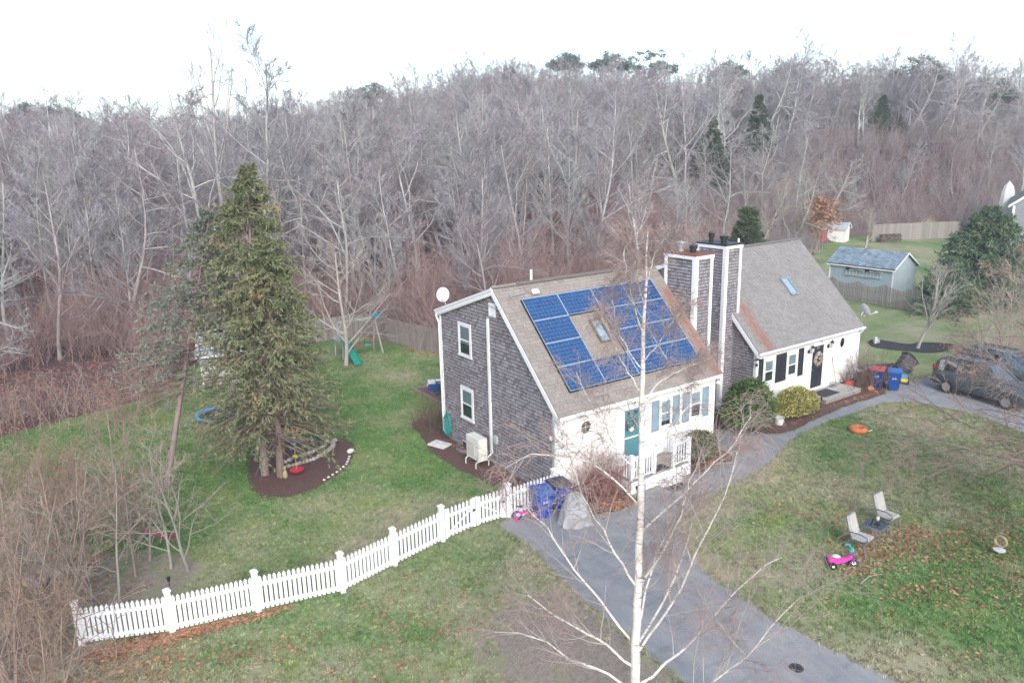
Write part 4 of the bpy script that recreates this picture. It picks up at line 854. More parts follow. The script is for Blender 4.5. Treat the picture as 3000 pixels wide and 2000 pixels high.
conifer('spruce_tree', 'tallest dark green spruce in the mulch bed by the back lawn', (-7.55, 8.75, 0), 11.9, 2.75, 1.4, SPR, 301, (.5, -.1), 44, 9, .36, .72, rpow=.62)
conifer('spruce_tree', 'shorter yellow-green spruce in front of the tallest one, cat figure at its foot', (-7.1, 8.2, 0), 9.3, 2.7, 1.5, SPR, 302, (.2, -.35), 34, 8, .36, .68, rpow=.7)
conifer('spruce_tree', 'thin blue-grey spruce with long bare leaning trunk, left of the green spruces', (-10.95, 9.8, 0), 10.4, 2.7, 3.4, BLUE, 303, (3.0, .8), 30, 6, .25, .75, .15, bare_to=4.4, rpow=.7, r0=.12)
conifer('hemlock_tree', 'broad feathery hemlock beside the blue-grey garden shed', (45.5, 6.2, 0), 7.4, 4.1, .2, HEM, 304, (0, 0), 30, 12, .2, 1.1, .2, r0=.18, rpow=.6)
conifer('hemlock_tree', 'rounder hemlock at the picture edge by the neighbour house', (52, 4.2, 0), 6.6, 4.0, .2, HEM, 305, (0, 0), 26, 12, .2, 1.1, .2, r0=.18, rpow=.6)
conifer('hemlock_tree', 'low dark hemlock half hiding the scalloped fence end', (40.5, 6.4, 0), 4.2, 2.6, .1, HEM, 306, (0, 0), 18, 10, .2, 1., .18)
conifer('arborvitae', 'bushy dark green cedar rising behind the grey roof beside the tall chimney', (32.3, 17.5, 0), 7.6, 2.1, .2, CED, 307, (0, 0), 26, 9, -.2, .9, .22, rpow=.6)
conifer('cedar_tree', 'tall dark cedar spire rising from the far wood', (93.2, 42.9, float(hgt(93.2, 42.9))), 18.6-float(hgt(93.2, 42.9)), 1.7, .5, CED, 308, (0, 0), 30, 8, -.15, .8, .3)
conifer('cedar_tree', 'shorter dark cedar leaning on the tall spire in the far wood', (95.3, 41.8, float(hgt(95.3, 41.8))), 16.0-float(hgt(95.3, 41.8)), 1.6, .5, CED, 309, (0, 0), 26, 8, -.15, .8, .3)
conifer('cedar_tree', 'small dark cedar among grey trees left of the tall spire', (66, 43, float(hgt(66, 43))), 9., 2.0, 2, CED, 310, (0, 0), 22, 8, -.1, .8, .3)
conifer('spruce_tree', 'dark evergreen half hidden in the grey trees behind the tall chimney', (54, 40, float(hgt(54, 40))), 8.5, 2.6, 1, CED, 311, (0, 0), 22, 8, .1, .8, .3)
def pine(name, label, loc, h, rad, seed):
    r_ = np.random.default_rng(seed); t = thing(name, label, 'tree', loc); P0, R0 = trunk_line(r_, h*.9, .2, .05); P1, R1 = spawn(r_, P0, R0, 16, 5, .5, 1, 1.1, .2, rad/h*.95, .5, .3, .1)
    tr = mesh_of('trunk', [(P0, R0, 7), (P1, R1, 4)]); link('trunk', tr, SBARK, t); C = []
    for k in range(90):
        a, u = r_.uniform(0, 6.28), r_.uniform(0, 1)**.5; q = 1-u*u; c0 = np.array([math.cos(a)*rad*u, math.sin(a)*rad*u, h-rad*.75+q*rad*.75*r_.uniform(-.5, 1)]); C.append(c0+r_.normal(0, .33, (60, 3))*np.array([1, 1, .55]))
    C = np.concatenate(C); foliage('needles', C, r_.normal(size=C.shape)+np.array([0, 0, .5]), .3, .11, PIN, t, seed); return t
for k, (ang_, d_, h_, r_h, lab) in enumerate(((24.9, 140, 11.4, 3.2, 'dark low pine on the skyline left of the birch'), (38.9, 142, 13.2, 3.2, 'round grey-green pine on the skyline, first right of the birch top'), (42.0, 142, 12.8, 3.4, 'pine clump just left of the broadest skyline crown'), (44.7, 145, 14.6, 5.4, 'broadest round pine crown on the skyline'), (50.3, 142, 11.4, 2.8, 'small round pine alone on the skyline above the chimneys'), (62.0, 134, 10.6, 4.1, 'big green pine breaking the skyline on the right'), (65.9, 138, 8.8, 4.0, 'dark pine at the right end of the skyline'), (54.2, 145, 11.0, 3.8, 'low broad pine on the skyline between the round pines'))):
    x, y = -15.1+math.sin(R(ang_))*d_, -19.5+math.cos(R(ang_))*d_; pine('pine_tree', lab, (x, y, float(hgt(x, y))), h_, r_h, 400+k)
for k, (ang_, d_, h_, lab) in enumerate(((3.4, 150, 12.2, 'far pine bump at the left end of the skyline'), (4.9, 152, 12.6, 'second far pine bump on the left skyline'), (5.7, 152, 12.0, 'third far pine bump on the left skyline, nearest the middle'))):
    x, y = -15.1+math.sin(R(ang_))*d_, -19.5+math.cos(R(ang_))*d_; pine('pine_tree', lab, (x, y, float(hgt(x, y))), h_, 3.0, 420+k)
# ------------------------------------------------------------------ birch in front
BIRCH, n, b = newmat('birch_bark'); v = wpos(n)
st = noise(n, smap(n, v, (1.5, 1.5, 14)), 2.2, 3, .6); c = mixc(n, ramp(n, st, .57, .64), (.66, .63, .60), (.16, .12, .11)); c = mixc(n, ramp(n, noise(n, v, 3, 3), .45, .75), c, (.52, .44, .39))
n.links.new(c, b.inputs['Base Color']); b.inputs['Roughness'].default_value = .75
BTWIG = bark('birch_twig', (.31, .135, .135), (.21, .095, .10), 1.5)
LIMBS = [
 [[-5.6, -10.0, -.1], [-5.66, -9.94, 1.52], [-5.66, -9.94, 2.32], [-5.64, -9.95, 3.49], [-5.64, -9.96, 4.61], [-5.63, -9.97, 5.7], [-5.63, -9.96, 6.74], [-5.65, -9.95, 7.42], [-5.64, -9.96, 8.08], [-5.64, -9.96, 8.85], [-5.63, -9.97, 9.6], [-5.62, -9.97, 10.21], [-5.61, -9.98, 10.69]],
 [[-5.67, -9.82, 2.46], [-5.98, -9.12, 3.23], [-6.18, -8.71, 3.67], [-6.41, -8.27, 4.25], [-6.51, -8.07, 4.62], [-6.73, -7.71, 4.86], [-6.89, -7.45, 5.19]],
 [[-5.7, -9.94, 3.78], [-6.11, -9.85, 4.5], [-6.36, -9.78, 4.99], [-6.64, -9.73, 5.56], [-6.82, -9.69, 5.83], [-6.97, -9.67, 6.38], [-7.12, -9.65, 6.87]],
 [[-5.62, -10.0, 2.3], [-5.43, -10.51, 3.34], [-5.32, -10.9, 4.29], [-5.27, -11.15, 5.06], [-5.21, -11.48, 5.82], [-5.19, -11.65, 6.46], [-5.18, -11.79, 7.07]],
 [[-5.63, -9.94, 2.38], [-5.16, -10.1, 3.1], [-4.81, -10.18, 3.83], [-4.55, -10.23, 4.54], [-4.39, -10.27, 5.08], [-4.25, -10.3, 5.57]],
 [[-5.62, -9.98, 2.85], [-5.42, -10.0, 3.75], [-5.13, -10.02, 4.46], [-4.74, -10.06, 5.01], [-4.5, -10.08, 5.48]],
 [[-5.63, -10.0, 3.8], [-5.59, -10.41, 4.49], [-5.59, -10.75, 5.2], [-5.6, -10.99, 5.74], [-5.62, -11.14, 6.47]],
 [[-5.6, -10.0, 1.5], [-4.76, -10.52, 2.32], [-4.27, -10.85, 3.14], [-4.02, -11.03, 3.51], [-3.67, -11.29, 4.08], [-3.34, -11.55, 4.31]],
 [[-5.61, -10.0, .42], [-5.27, -10.71, 1.19], [-5.04, -11.4, 2.16], [-4.86, -12.09, 3.16], [-4.81, -12.33, 3.7], [-4.76, -12.66, 4.31], [-4.73, -12.89, 4.66]],
 [[-5.7, -9.93, 1.92], [-6.19, -9.68, 2.46], [-6.64, -9.46, 2.85], [-7.13, -9.24, 3.29], [-7.66, -9.04, 3.86]],
 [[-5.64, -9.9, 1.27], [-5.95, -9.3, 1.55], [-6.3, -8.71, 1.6], [-6.62, -8.22, 1.89], [-6.9, -7.83, 2.01], [-7.32, -7.29, 1.92]],
 [[-5.62, -9.97, 4.9], [-5.33, -10.1, 5.21], [-4.82, -10.35, 5.64], [-4.33, -10.61, 6.23], [-4.01, -10.78, 6.56], [-3.74, -10.94, 7.13]],
 [[-5.65, -9.93, 6.12], [-5.86, -9.28, 6.72], [-6.02, -8.83, 7.47], [-6.1, -8.62, 7.91]], [[-5.65, -9.95, 8.32], [-5.58, -10.23, 8.7], [-5.48, -10.57, 9.19], [-5.44, -10.75, 9.52]],
 [[-5.66, -9.93, 8.22], [-5.8, -9.59, 8.68], [-5.85, -9.45, 9.0], [-5.88, -9.39, 9.53]], [[-5.67, -9.94, 7.78], [-6.11, -9.85, 8.46], [-6.3, -9.83, 8.92], [-6.52, -9.8, 9.27]],
 [[-5.64, -9.95, 9.4], [-5.75, -9.78, 10.1], [-5.83, -9.62, 10.61]], [[-5.64, -9.97, 9.7], [-5.59, -10.18, 10.38], [-5.47, -10.49, 10.74]], [[-5.65, -9.95, 8.86], [-6.0, -9.9, 9.88], [-6.1, -9.89, 10.37]],
 [[-5.62, -9.96, 6.5], [-4.98, -10.04, 6.81], [-4.52, -10.11, 7.35], [-4.31, -10.13, 8.14]], [[-5.63, -9.96, 5.45], [-6.06, -9.69, 6.07], [-6.62, -9.35, 6.52], [-7.42, -8.94, 6.69], [-7.9, -8.73, 6.44]], [[-5.63, -9.96, 7.5], [-5.36, -10.1, 7.93], [-4.98, -10.32, 8.17], [-4.55, -10.58, 8.34]]]
def resample(pts, K):
    p = np.array(pts, float); s = np.concatenate([[0], np.cumsum(np.linalg.norm(np.diff(p, axis=0), axis=1))]); u = np.linspace(0, s[-1], K); return np.stack([np.interp(u, s, p[:, i]) for i in range(3)], 1)
bt = thing('birch_tree', 'white barked bare birch with fine red twigs in front of the house', 'tree', (-5.6, -10, 0)); O = np.array([-5.6, -10, 0])
TP = resample(LIMBS[0], 26)-O; zt = np.clip(TP[:, 2]/10.7, 0, 1); TR = .102*(1-zt)**.8+.011; br_ = np.random.default_rng(9); TP[2:] += br_.normal(0, .008, TP[2:].shape)
link('trunk', mesh_of('trunk', [(TP[None], TR[None], 12)]), BIRCH, bt, True)
LP, LR = [], []
for l in LIMBS[1:]:
    q = resample(l, 12)-O; z0 = q[0, 2]; r0 = .35*(.112*(1-min(z0/10.7, 1))**.8+.012)+.004; L = np.linalg.norm(np.diff(q, axis=0), axis=1).sum(); r0 = min(r0, .013+.012*L)*.72
    q[1:-1] += br_.normal(0, .014, q[1:-1].shape); LP.append(q); LR.append(r0*np.linspace(1, .28, 12))
LP, LR = np.array(LP), np.array(LR)
for q, r_ in zip(LP, LR): link('limb', mesh_of('limb', [(q[None], r_[None], 7)]), BIRCH, bt, True)
A1, B1 = spawn(br_, LP, LR, 17, 6, .2, 1, .6, .2, .38, .5, .15, .1, .3, .4, .006); A0, B0 = spawn(br_, TP[None, 8:], TR[None, 8:]*.3, 16, 6, 0, 1, .7, .2, .15, .5, .3, .1, .3, .3, .006)
A1 = np.concatenate([A1, A0]); B1 = np.concatenate([B1, B0])
A2, B2 = spawn(br_, A1, B1, 7, 5, .25, 1, .75, .25, .62, .6, -.35, .12, .25, .4, .0055); A3, B3 = spawn(br_, A2, B2, 4, 4, .2, 1, .7, .25, .6, .7, -.8, .13, .15, .4, .0046)
link('twigs', mesh_of('twigs', [(A2, B2, 3), (A3, B3, 3)]), BTWIG, bt); link('shoots', mesh_of('shoots', [(A1, B1, 5)]), bark('birch_shoot', (.52, .44, .41), (.36, .24, .22), 2), bt)
# ------------------------------------------------------------------ other bare trees and shrubs of the garden
def bare_thing(name, label, loc, mats, seed, h, r0, rz=0, cat='tree', **k): return tree_thing(name, label, cat, loc, proto(seed, h, r0, mats, **k), rz)
PALE = bark('pale_bark', (.40, .36, .31), (.28, .24, .21)); PTW = bark('pale_twig', (.42, .34, .28), (.31, .22, .18), .8); GTW = bark('bark_grey_brown', (.30, .26, .23), (.2, .165, .15)); GTW2 = bark('twig_red_brown', (.34, .26, .225), (.25, .17, .15), .8)
bare_thing('bare_tree', 'spreading bare tree with drooping twigs over the lawn at right edge', (9.4, -12.6, 0), (bark('limb_brown', (.25, .205, .18), (.17, .135, .12)), GTW2), 501, 6.4, .12, 1.2, t0=.16, m=(28, 11, 9, 6), ang=1.1, upb=.12, lr=(1.0, .5, .5, .5), twig=.009, droop=.1)
bare_thing('bare_tree', 'small bare tree standing in the black mulch circle', (29.9, 2.8, 0), (PALE, PTW), 502, 5.4, .12, .3, t0=.18, m=(16, 6, 5, 4), ang=.6, upb=.5, lr=(.55, .5, .5, .5), twig=.006)
bare_thing('bare_tree', 'pale wide-branched bare tree beside the spruces and the swing', (1.2, 21.5, 0), (bark('silver_bark', (.42, .39, .35), (.3, .27, .24)), bark('silver_twig', (.44, .39, .34), (.33, .28, .25), .8)), 503, 7.2, .16, 2.2, t0=.12, m=(16, 7, 6, 4), ang=1.0, upb=.5, lr=(.62, .5, .5, .5), twig=.008)
bare_thing('bare_tree', 'twisted pale bare tree behind the blue-grey shed', (66.5, 28, 0), (PALE, PTW), 504, 5.2, .16, .5, t0=.25, m=(9, 6, 6, 4), ang=.8, upb=.4, twig=.009, lean=.2)
bare_thing('bare_tree', 'slender pale bare tree standing beyond the ridge of the grey roof', (39, 22, 0), (PALE, PTW), 505, 9.5, .11, .5, t0=.15, m=(22, 5, 6, 4), ang=.75, upb=.3, lr=(.36, .45, .5, .5), twig=.009)
bare_thing('bare_tree', 'tallest bare tree on the skyline, above the spruce', (0.2, 44, float(hgt(.2, 44))), (BARK, TWIG), 506, 20.5, .26, .5, t0=.4, m=(9, 6, 6, 4), ang=.5, upb=.9, lr=(.45, .5, .5, .5), twig=.011)
bare_thing('bare_tree', 'grey lichen covered bare tree sprawling over the wood behind the sheds', (58, 33, 0), (bark('lichen_bark', (.36, .38, .32), (.24, .25, .21)), bark('lichen_twig', (.40, .40, .35), (.28, .27, .24))), 507, 10.5, .2, 3.6, t0=.2, m=(10, 7, 6, 5), ang=.95, upb=.35, lr=(.7, .5, .5, .5), twig=.011, lean=.3)
LOWL = bark('sapling_bark', (.30, .235, .19), (.21, .16, .13)); LOWT = bark('sapling_twig', (.34, .235, .175), (.24, .16, .12), .8)
SAP = [('bare_sapling', 'forked bare sapling holding the magenta hammock strap, beside the picket fence', (-11.7, 3.55), 511, 3.6, .055, 2), ('bare_sapling', 'slim bare sapling left of the hammock strap', (-12.5, 4.6), 512, 3.8, .045, 1), ('bare_sapling', 'bare sapling with straight stem behind the second fence post', (-13.0, 3.7), 513, 3.9, .05, 1), ('bare_sapling', 'bare many-stemmed sapling over the log pile', (-14.6, 3.6), 514, 4.0, .05, 4), ('bare_sapling', 'bare sapling rising just behind the first fence post', (-13.8, 2.4), 515, 3.6, .05, 3), ('bare_sapling', 'thick clump of bare stems in the lower left corner', (-16.2, .6), 516, 4.2, .05, 5), ('bare_sapling', 'bare sapling in the leaves left of the logs', (-16.6, 4.4), 517, 4.3, .05, 4), ('bare_sapling', 'tall thin sapling between the logs and the leaning spruce', (-12.9, 7.0), 518, 4.4, .045, 2), ('bare_sapling', 'bare brown shrub stems below the fence corner at picture bottom left', (-15.6, -1.6), 519, 3.0, .04, 5), ('bare_sapling', 'small forked sapling close to the fence corner post', (-15.2, 1.7), 520, 3.4, .04, 4)]
for nm, lab, (x, y), sd_, h_, r0, st_ in SAP:
    bare_thing(nm, lab, (x, y, 0), (LOWL, LOWT), sd_, h_*1.05, r0, sd_, t0=.18, m=(7, 4, 3, 2) if st_ > 2 else (11, 5, 3, 2), ang=.85, upb=.4, lr=(.62, .52, .5, .5), twig=.006, stems=st_, lean=.2, wig=.2)
tk = [link('thicket_clump', brush(541+k, 2.6, 8, LOWT, .45, .009, (5, 3))) for k in range(2)]
for k, o in enumerate(tk): o.location = (-15.5-k, 7.5+k, 0)
tx = np.concatenate([fr_.uniform(-19, -12.6, 30), fr_.uniform(-21, -8.8, 26), fr_.uniform(-18, -15, 12)]); tyy = np.concatenate([fr_.uniform(5.5, 12, 30), fr_.uniform(17, 22.5, 26), fr_.uniform(-3, 4, 12)])
thk = gn_instances('thicket', np.stack([tx, tyy, tx*0], 1), fr_.uniform(0, 6.28, len(tx)), fr_.uniform(.6, 1.25, len(tx)), fr_.integers(0, 2, len(tx)), [[o] for o in tk], 'tangle of bare brown shrubs along the left side of the lawn', 'thicket')
for o in tk: o.parent = thk
def shrub_thing(name, label, loc, h, n_, mat, seed, spread, m=(6, 5), twig=.004):
    t = thing(name, label, 'shrub', loc); link('stems', brush(seed, h, n_, mat, spread, twig, m), None, t); return t
shrub_thing('bare_shrub', 'rounded brown bare shrub at the back corner of the shingled house', (-.05, 8.75, 0), 1.7, 60, bark('shrub_brown', (.22, .165, .13), (.15, .11, .09)), 531, .22)
RB = bark('red_branch', (.36, .20, .17), (.26, .13, .115))
rs = shrub_thing('red_twig_shrub', 'dense red twigged shrub between the bins and the white porch', (1.5, -.8, 0), 1.7, 110, RB, 532, .36)
shrub_thing('bare_shrub', 'brown bushy dried shrub between the stoop and the blue bins', (20.2, .55, 0), 2.1, 70, bark('dry_shrub', (.22, .15, .125), (.15, .10, .085)), 533, .45)
shrub_thing('bare_shrub', 'reddish bare shrub with upright shoots beyond the parked cars', (30.8, -3.4, 0), 5.6, 80, bark('rose_branch', (.42, .28, .24), (.32, .20, .175)), 534, 1.5, (9, 4), .009)
shrub_thing('bare_shrub', 'thin reddish shoots at the right corner of the solar roofed house', (8.95, -1.15, 0), 1.1, 16, RB, 535, .2)
ORG = thing('oak_sapling', 'young oak still holding orange leaves beside the white far shed', 'tree', (62.5, 31.5, .0)); ORG.scale = (1.35, 1.35, 1.05); r_ = np.random.default_rng(61); P0, R0 = trunk_line(r_, 5., .09); P1, R1 = spawn(r_, P0, R0, 14, 5, .3, 1, .95, .2, .55, .5, .2, .1)
link('trunk', mesh_of('trunk', [(P0, R0, 6), (P1, R1, 4)]), GTW, ORG); C = (P1[:, 1:]+0).reshape(-1, 3)[:, None]+r_.normal(0, .4, (len(P1)*4, 26, 3)); C = C.reshape(-1, 3); foliage('leaves', C, r_.normal(size=C.shape), .24, .16, M('orange_leaf', (.36, .19, .10), .8, (.27, .14, .085), 2, .3), ORG, 62)
def leafy(name, label, loc, rad, mat, seed, N=5200, L=.1, W=.035, lumps=16, upl=.35, hollow=.45, squash=1.):
    """evergreen shrub: leaves on the outer shell of a lumpy volume, with stems inside"""
    r_ = np.random.default_rng(seed); t = thing(name, label, 'shrub', loc); d = nrm(r_.normal(size=(N, 3))); d[:, 2] = np.abs(d[:, 2])*1.1-.18; d = nrm(d)
    ld = nrm(r_.normal(size=(lumps, 3))); ld[:, 2] = np.abs(ld[:, 2]); bump_ = np.max(np.maximum(0, d@ld.T)**10, axis=1); f = (hollow+(1-hollow)*r_.uniform(0, 1, N)**.5)*(.82+.22*bump_)
    C = d*f[:, None]*np.array(rad)+np.array([0, 0, rad[2]*.42]); C[:, 2] = np.maximum(C[:, 2], .04); foliage('leaves', C, d+r_.normal(0, .6, (N, 3))+np.array([0, 0, upl]), L*r_.uniform(.7, 1.2, N), W, mat, t, seed)
    P0, R0 = [], []
    for k in range(14):
        e = nrm(r_.normal(size=3)*np.array([1, 1, .5])+np.array([0, 0, 1.2]))*np.array(rad)*.85; s = np.linspace(0, 1, 4)[:, None]; P0.append(np.array([0, 0, -.05])+e*s+r_.normal(0, .02, (4, 3))); R0.append(np.linspace(.02, .006, 4))
    link('stems', mesh_of('stems', [(np.array(P0), np.array(R0), 5)]), GTW, t); return t
leafy('rhododendron', 'big dark green rhododendron between the two houses', (11.0, .35, 0), (1.25, 1.15, 1.75), needle_mat('rhodo_leaf', (.05, .10, .03), (.11, .165, .05), (.16, .19, .06)), 541, 5200, .17, .055, 22, -.35)
leafy('euonymus', 'low yellow variegated shrub in front of the black shuttered windows', (14.1, .15, 0), (1.5, .8, .95), M('variegated_leaf', (.48, .42, .15), .6, (.26, .27, .08), 3, .45), 542, 7500, .07, .05, 26, .3)
leafy('boxwood', 'round clipped green shrub between the white porch and the path', (6.75, -.75, 0), (.85, .62, .98), needle_mat('box_leaf', (.05, .085, .025), (.13, .15, .05), (.22, .19, .08)), 543, 6000, .06, .035, 18, .2)
# ================================================================== fences
VINYL = M('white_vinyl', (.80, .81, .83), .4, (.76, .77, .80), 2)
def lerp(a, b_, t): return tuple(np.array(a)+(np.array(b_)-np.array(a))*t)
pk = MB().prism([(-.042, -.011, 0), (.042, -.011, 0), (.042, -.011, .95), (0, -.011, 1.02), (-.042, -.011, .95)], (0, .022, 0)); PK = bpy.data.meshes.new('picket'); PK.from_pydata(pk.v, [], pk.f); PK.materials.append(VINYL)
def post(parent, p, h=1.22, w=.075):
    o = bevel(MB().box((-w, -w, -.1), (w, w, h)).build('post', VINYL, parent, loc=p), .008)
    m = MB().box((-w-.02, -w-.02, h), (w+.02, w+.02, h+.03)); k = w-.005; m.add([(-k-.02, -k-.02, h+.03), (k+.02, -k-.02, h+.03), (k+.02, k+.02, h+.03), (-k-.02, k+.02, h+.03), (0, 0, h+.1)], [(0, 1, 4), (1, 2, 4), (2, 3, 4), (3, 0, 4)]); m.build('post_cap', VINYL, o); return o
def pickets(parent, a, b_, n_, dz0=.06, sag=0.):
    a, b_ = np.array(a, float), np.array(b_, float); d = b_-a; L = np.hypot(d[0], d[1]); ang = math.atan2(d[1], d[0])
    for k in range(n_):
        t = (k+1)/(n_+1); p = a+d*t; o = bpy.data.objects.new('picket', PK); COL.objects.link(o); o.parent = parent; o.location = (p[0], p[1], dz0-sag*4*t*(1-t)); o.rotation_euler = (0, 0, ang)
    for z, h in ((.13, .09), (.78, .09)):
        MB().box((.07, -.028, z), (L-.07, .028, z+h)).build('rail', VINYL, parent, loc=tuple(a), rot=(0, 0, ang))
FP = [(-14.72, .97, 0), (-12.69, .11, 0), (-10.57, -.34, 0), (-8.32, -.85, 0), (-6.49, -.46, 0), (-4.6, -.07, 0)]
pf = thing('picket_fence', 'long white picket fence running from the saplings to the gate', 'fence')
for p in FP: post(pf, p)
for a, b_, k in zip(FP, FP[1:], (17, 17, 17, 13, 12)): pickets(pf, a, b_, k)
pf2 = thing('picket_fence', 'short white picket fence piece behind the blue bins, joining the house', 'fence')
post(pf2, (-1.98, .0, 0)); post(pf2, (-.02, -.02, 0)); pickets(pf2, (-1.98, 0, 0), (-.02, -.02, 0), 13)
def gate(a, b_, label, flip):
    g = thing('picket_gate', label, 'gate', a); d = np.array(b_)-np.array(a); L = np.hypot(d[0], d[1]); ang = math.atan2(d[1], d[0])
    for k in range(7):
        o = bpy.data.objects.new('picket', PK); COL.objects.link(o); o.parent = g; t = (k+1)/8*L; o.location = (math.cos(ang)*t, math.sin(ang)*t, .07); o.rotation_euler = (0, 0, ang)
    for z in (.14, .76): MB().box((.03, -.03, z), (L-.03, .03, z+.09)).build('rail', VINYL, g, rot=(0, 0, ang))
    for x in (.045, L-.045): MB().box((x-.045, -.035, .05), (x+.045, .035, 1.08)).build('stile', VINYL, g, rot=(0, 0, ang))
    MB().beam((.06, -.04, .2 if flip else .8), (L-.06, -.04, .8 if flip else .2), .02, .05).build('brace', VINYL, g, rot=(0, 0, ang)); MB().box((L-.1, -.06, .62), (L-.03, -.035, .7)).build('latch', BLACK, g, rot=(0, 0, ang)); return g
gate((-4.48, -.06, 0), (-3.24, .1, 0), 'left leaf of the white picket gate', True); gate((-3.2, .1, 0), (-2.1, .01, 0), 'right leaf of the white picket gate, nearer the bins', False)
WOOD = M('weathered_fence', (.29, .265, .24), .9, (.20, .18, .165), 2, .18, stretch=(6, 6, .6)); WOODP = M('fence_post', (.30, .255, .205), .9, (.22, .18, .15), 2)
def board_fence(name, label, pts, h, step=.145, top=None, rails=(.25, .85, 1.4), rail_side=-1, pstep=2.4, gap=.01, boards=True):
    f = thing(name, label, 'fence'); me = MB().box((-.5, -.01, 0), (.5, .01, 1)); ms = bpy.data.meshes.new('board'); ms.from_pydata(me.v, [], me.f); ms.materials.append(WOOD); rg = random.Random(3)
    for a, b_ in zip(pts, pts[1:]):
        a, b_ = np.array(a, float), np.array(b_, float); d = b_-a; L = np.hypot(d[0], d[1]); ang = math.atan2(d[1], d[0]); k = int(L/step)
        if boards:
            for i in range(k):
                t = (i+.5)/k; p = a+d*t; o = bpy.data.objects.new('board', ms); COL.objects.link(o); o.parent = f; ph = (t*L/pstep) % 1
                o.location = (p[0], p[1], .04); o.rotation_euler = (0, 0, ang); o.scale = (L/k-gap, 1, (top(ph) if top else h)+rg.uniform(-.015, .015))
        for z in rails: MB().box((0, .012 if rail_side > 0 else -.05, z), (L, .05 if rail_side > 0 else -.012, z+.07)).build('rail', WOOD, f, loc=tuple(a), rot=(0, 0, ang))
        m_ = int(round(L/pstep))
        for i in range(m_+1):
            p = a+d*i/max(m_, 1); MB().box((-.05, -.13 if rail_side < 0 else .05, -.1), (.05, -.05 if rail_side < 0 else .13, h+.06)).build('post', WOODP, f, loc=tuple(p), rot=(0, 0, ang))
    return f
board_fence('stockade_fence', 'weathered grey board fence along the back of the lawn', [(9.2, 10.0, 0), (6.86, 19.9, 0), (5.28, 27.5, 0), (-4.4, 29.3, 0)], 1.55, .15)
board_fence('scalloped_fence', 'grey picket fence with scalloped top in front of the blue-grey shed', [(40.3, 17.5, 0), (40.0, 12.9, 0), (39.4, 5.8, 0)], 1.55, .13, lambda t: 1.32+.34*(2*abs(t-.5))**1.6, (.3, 1.0), 1, 2.4, .04)
board_fence('stockade_fence', 'far weathered board fence with woodpile at its left end', [(75.5, 32.3, 0), (86, 27.0, 0), (92, 30, 0)], 2.1, .2, None, (.3, 1.6), 1, 2.6, .02)
# ================================================================== sheds and far buildings
SHB = M('shed_paint', (.34, .42, .45), .7, (.31, .39, .42), 1.5)
def shed(name, label, loc, rz, w, d, h, rh, wall, roofm, over=.2, board=.2, nb=True):
    """w along local x (ridge direction), d deep, eaves at h, ridge at rh"""
    s = thing(name, label, 'shed', loc, rz); MB().prism([(0, 0, 0), (0, d, 0), (0, d, h), (0, d/2, rh), (0, 0, h)], (w, 0, 0)).build('wall', wall, s)
    for sg in (0, 1):
        y0, y1 = (-over, d/2) if sg == 0 else (d+over, d/2); z0 = h-over*(rh-h)/(d/2); MB().prism([(-over, y0, z0+.02), (-over, y1, rh+.02), (-over, y1, rh+.1), (-over, y0, z0+.1)], (w+2*over, 0, 0)).build('roof', roofm, s)
        if nb:
            L = math.hypot(y1-y0, rh-z0); k = int(L/.16); rg = random.Random(4); a_ = math.atan2(rh-z0, abs(y1-y0)); T = MB()
            for i in range(k):
                x = -over-rg.uniform(0, .2)
                while x < w+over:
                    ww = rg.uniform(.28, .36); f0, f1 = i/k, (i+1.1)/k; xa, xb = max(x, -over), min(x+ww-.01, w+over)
                    if xb-xa > .05 and f1 <= 1.02: T.add([(xa, y0+(y1-y0)*f0, z0+(rh-z0)*f0+.125), (xb, y0+(y1-y0)*f0, z0+(rh-z0)*f0+.125), (xb, y0+(y1-y0)*f1, z0+(rh-z0)*f1+.108), (xa, y0+(y1-y0)*f1, z0+(rh-z0)*f1+.108), (xa, y0+(y1-y0)*f0, z0+(rh-z0)*f0+.1), (xb, y0+(y1-y0)*f0, z0+(rh-z0)*f0+.1)], [(0, 1, 2, 3), (4, 5, 1, 0)])
                    x += ww
            if sg == 0: tag(T.build('roof_shingles', roofm, s, fix=False), kind='stuff')
        MB().box((-over-.02, min(y0, y0+.03), z0-.08), (w+over+.02, max(y0, y0+.03), z0+.08)).build('fascia', WHITE, s)
    for x in (-.02, w-.09): MB().box((x, -.02, 0), (x+.11, -.001, h-.05)).build('corner_board', WHITE, s)
    m = MB()
    for x in (w+.0,):
        for ya, yb in ((-over, d/2), (d+over, d/2)): m.prism([(x+over, ya, h-over*(rh-h)/(d/2)), (x+over, yb, rh), (x+over, yb, rh+.12), (x+over, ya, h-over*(rh-h)/(d/2)+.12)], (.03, 0, 0))
    m.build('rake_board', WHITE, s); x = board
    if nb:
        while x < w-.1: MB().box((x, -.012, .05), (x+.02, -.001, h-.1)).build('batten', wall, s); x += board
    return s
BLUROOF = M('blue_grey_roof', (.16, .22, .275), .9, (.23, .295, .345), 9, .35)
